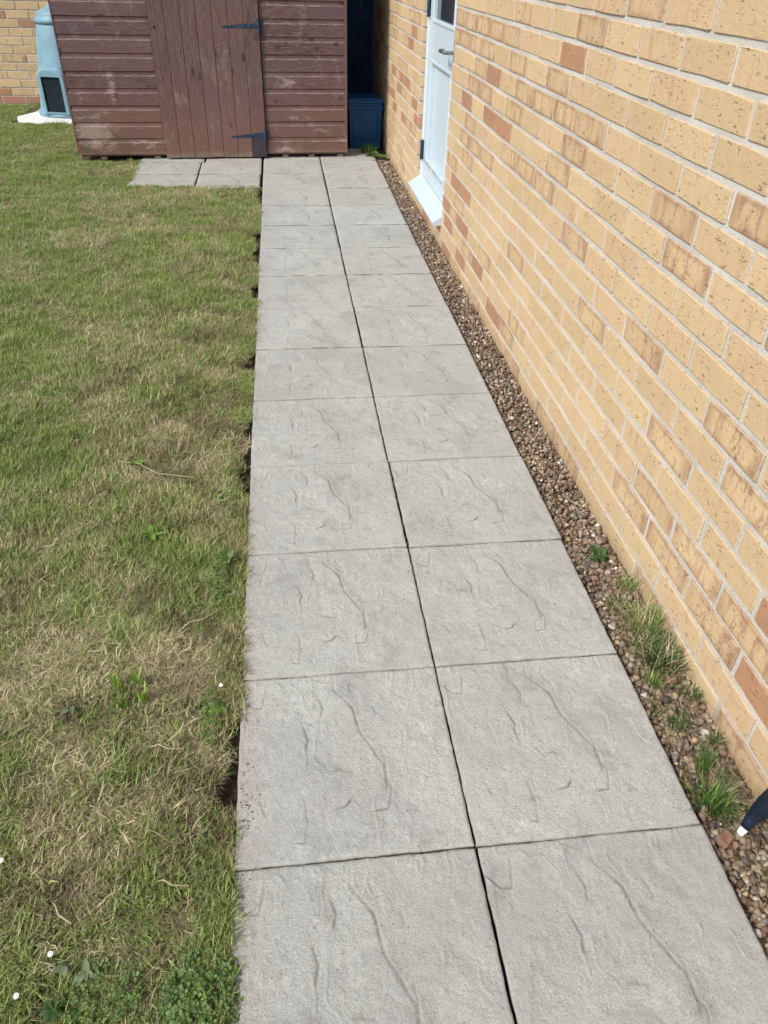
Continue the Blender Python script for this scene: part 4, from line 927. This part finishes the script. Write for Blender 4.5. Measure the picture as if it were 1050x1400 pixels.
rosette('plantain', 'dark leaved plantain in the lawn below the white daisy', 'weed', -1.60, -0.44, -0.02, 8, 0.05, 0.014, 0, M_WEED, 6)
rosette('weed', 'small grey green rosette left of the bright shoots in the lawn', 'weed', -1.80, 0.88, -0.015, 9, 0.055, 0.016, 2, M_GREY, 7)
rosette('weed', 'pale leafy weed at the lawn edge beside the second slab', 'weed', -1.09, 0.80, 0.0, 7, 0.055, 0.020, 0, M_GREEN, 8)
rosette('weed', 'bright green broad leaves in the middle of the lawn', 'weed', -1.60, 2.22, -0.01, 6, 0.10, 0.020, 0, M_GREEN, 9, curl=0.05)
rosette('weed', 'leafy green weed at the lawn edge by the third slab joint', 'weed', -1.10, 1.92, 0.0, 8, 0.075, 0.022, 2, M_CLOV, 10, curl=0.05)
rosette('weed', 'pale flowering clover leaves in the lawn well above the bright shoots', 'weed', -1.80, 3.05, -0.01, 8, 0.07, 0.025, 0, M_GREEN, 11, curl=0.05)
for k_, (x, y, sd_) in enumerate(((-1.63, 1.03, 61), (-1.58, 0.97, 62), (-1.50, 1.0, 63), (-1.47, 0.90, 64), (-1.555, 0.87, 65))):
    tuft('grass_shoot', ['leftmost upright bright green shoot in the bare lawn patch', 'second upright green shoot from the left in the lawn patch', 'tallest bright green shoot, back right of the lawn patch', 'rightmost low green shoot of the lawn patch', 'front middle green shoot of the lawn patch'][k_], x, y, -0.02, 12, 0.014, 0.09, 0.16, 0.011, 0.3, sd_, [M_LIME, M_GREEN], 0.1, 'grass shoot', 'bright green grass shoots in the lawn')
def daisy(x, y, h_, label):
    root = obj('daisy', None, None, (x, y, -0.03)); tag(root, label, 'flower', 'daisies in the lawn')
    MB().tube([(0, 0, 0), (0.006, 0.004, h_ * 0.6), (0.002, 0.006, h_)], 0.0035, 6).build('stem', M_CLOV, root)
    b = MB(); n = 14
    for i in range(n):
        a = i * 6.283 / n; ca, sa = math.cos(a), math.sin(a)
        b.add([(0.003 * ca, 0.003 * sa, 0.002), (0.008 * ca - 0.0028 * sa, 0.008 * sa + 0.0028 * ca, 0.006), (0.011 * ca, 0.011 * sa, 0.012), (0.008 * ca + 0.0028 * sa, 0.008 * sa - 0.0028 * ca, 0.006)], [(0, 1, 2, 3)])
    b.add(*lathe([(0.0, 0.0), (0.006, 0.002), (0.007, 0.007), (0.004, 0.011), (0.0, 0.012)], 8))
    b.build('flower_head', M_PETAL, root, (0.002, 0.006, h_), (0.3, 0.0, 0))
daisy(-1.615, -0.30, 0.13, 'white daisy on a tall stem in the lawn at the bottom left')
daisy(-1.905, 0.10, 0.08, 'white daisy at the left edge of the lawn')
daisy(-1.72, -0.40, 0.07, 'low white daisy nearest the bottom left corner')
daisy(-1.095, 0.93, 0.06, 'small white daisy at the lawn edge beside the slab')
# clover mat overhanging the nearest slab
def clover(name, label, cx, cy, rx, ry, n, seed, size=0.014):
    r = np.random.default_rng(seed); b = MB()
    for i in range(n):
        a = r.uniform(0, 6.283); q = math.sqrt(r.random()); x, y = q * rx * math.cos(a), q * ry * math.sin(a); z = 0.02 + 0.075 * (1 - q * q) * r.uniform(0.4, 1.1)
        s = size * r.uniform(0.6, 1.3); t0 = r.uniform(0, 6.283); tl = r.uniform(-0.5, 0.5, 2)
        for k_ in range(3):
            t = t0 + k_ * 2.094; ca, sa = math.cos(t), math.sin(t)
            pts = [(0.1, 0), (0.6, 0.5), (1.1, 0.45), (1.2, 0), (1.1, -0.45), (0.6, -0.5)]
            V = [(x + s * (u * ca - v * sa), y + s * (u * sa + v * ca), z + s * (tl[0] * (u * ca - v * sa) + tl[1] * (u * sa + v * ca)) + s * 0.3 * abs(v)) for u, v in pts]
            b.add(V, [(0, 1, 2, 3), (0, 3, 4, 5)], 0 if r.random() < 0.8 else 1)
    o = b.build(name, [M_CLOV, M_GREEN], None, (cx, cy, -0.03)); tag(o, label, 'clover', kind='stuff')
clover('clover', 'clover mat spilling over the nearest slab edge at the bottom', -1.10, -0.46, 0.15, 0.20, 520, 1, 0.012)
clover('clover', 'green clover along the lawn edge by the third slab', -1.15, 1.80, 0.07, 0.30, 260, 2, 0.010)
clover('clover', 'small clover patch at the lawn edge beside the second slab', -1.13, 0.78, 0.06, 0.20, 150, 4, 0.009)
clover('clover', 'sparse green clover along the lawn edge beyond the third slab', -1.13, 2.75, 0.05, 0.40, 120, 5, 0.008)
clover('clover', 'low clover on the lawn edge just above the nearest clover mat', -1.12, 0.05, 0.05, 0.22, 80, 6, 0.007)
clover('clover', 'clover among the plantains in the bottom left of the lawn', -1.42, -0.42, 0.16, 0.14, 120, 3, 0.011)
# long dead stalks lying on the lawn
for k_, (x, y, L_, a_, lb) in enumerate(((-1.93, 3.1, 0.62, -0.55, 'long bent dry stalk lying across the middle of the lawn'), (-1.40, 0.62, 0.16, -0.3, 'short pale dry stalk lying in the lawn above the daisy'), (-1.30, -0.02, 0.14, -0.35, 'pale dry stalk near the slab edge at the bottom left'), (-1.68, -0.06, 0.13, -0.9, 'short pale dry stalk above the tall daisy'), (-2.4, 4.6, 0.5, 0.5, 'dry stalk lying on the far green part of the lawn'), (-1.35, 1.35, 0.25, 0.5, 'curved dry stalk in the lawn right of the bright shoots'))):
    b = MB().tube([(0, 0, 0.02), (L_ * .3 * math.cos(a_), L_ * .3 * math.sin(a_), 0.055), (L_ * .6 * math.cos(a_ - .1), L_ * .6 * math.sin(a_ - .1), 0.05), (L_ * math.cos(a_ + .1), L_ * math.sin(a_ + .1), 0.03)], 0.0030, 5)
    o = b.build('dry_stalk', M_STRAW, None, (x, y, -0.01)); tag(o, lb, 'dry stalk', 'dry stalks on the lawn')
# crumbs of soil on the left slab edge
b = MB(); r = random.Random(3)
for i in range(70):
    x = -0.985 + abs(r.gauss(0, 0.035)); y = r.choice([0.32, 0.32, 0.30, 0.2, -0.08, 0.45]) + r.gauss(0, 0.05); s = r.uniform(0.0015, 0.0048)
    b.box(x, x + s * 1.5, y, y + s, -0.004, -0.004 + s + 0.003)
o = b.build('soil_crumbs', M_SOIL); tag(o, 'dark soil crumbs scattered on the left edge of the slab', 'crumbs', kind='stuff')

b = MB(); r = random.Random(11)
for i in range(900):
    if r.random() < 0.55: x = -0.0 + r.gauss(0, 0.0035); y = r.uniform(-1, 6)
    else: x = r.uniform(-0.98, 0.98); y = round(r.uniform(-1.4, 6.4)) * PITCH + r.gauss(0, 0.0025)
    if float(fbm(np.array(x * 2.3), np.array(y * 1.7), 202, 3)) < 0.50: continue
    s_ = r.uniform(0.003, 0.007); z = r.uniform(-0.035, -0.012)
    b.add([(x - s_, y, z), (x, y - s_, z), (x + s_, y, z), (x, y + s_, z), (x, y, z + s_ * 1.2)], [(0, 1, 4), (1, 2, 4), (2, 3, 4), (3, 0, 4)], 0 if r.random() < 0.7 else 1)
o = b.build('joint_grit', [M_SOIL, M_CLOV]); tag(o, 'soil grit and moss caught in the joints between the slabs', 'grit', kind='stuff')
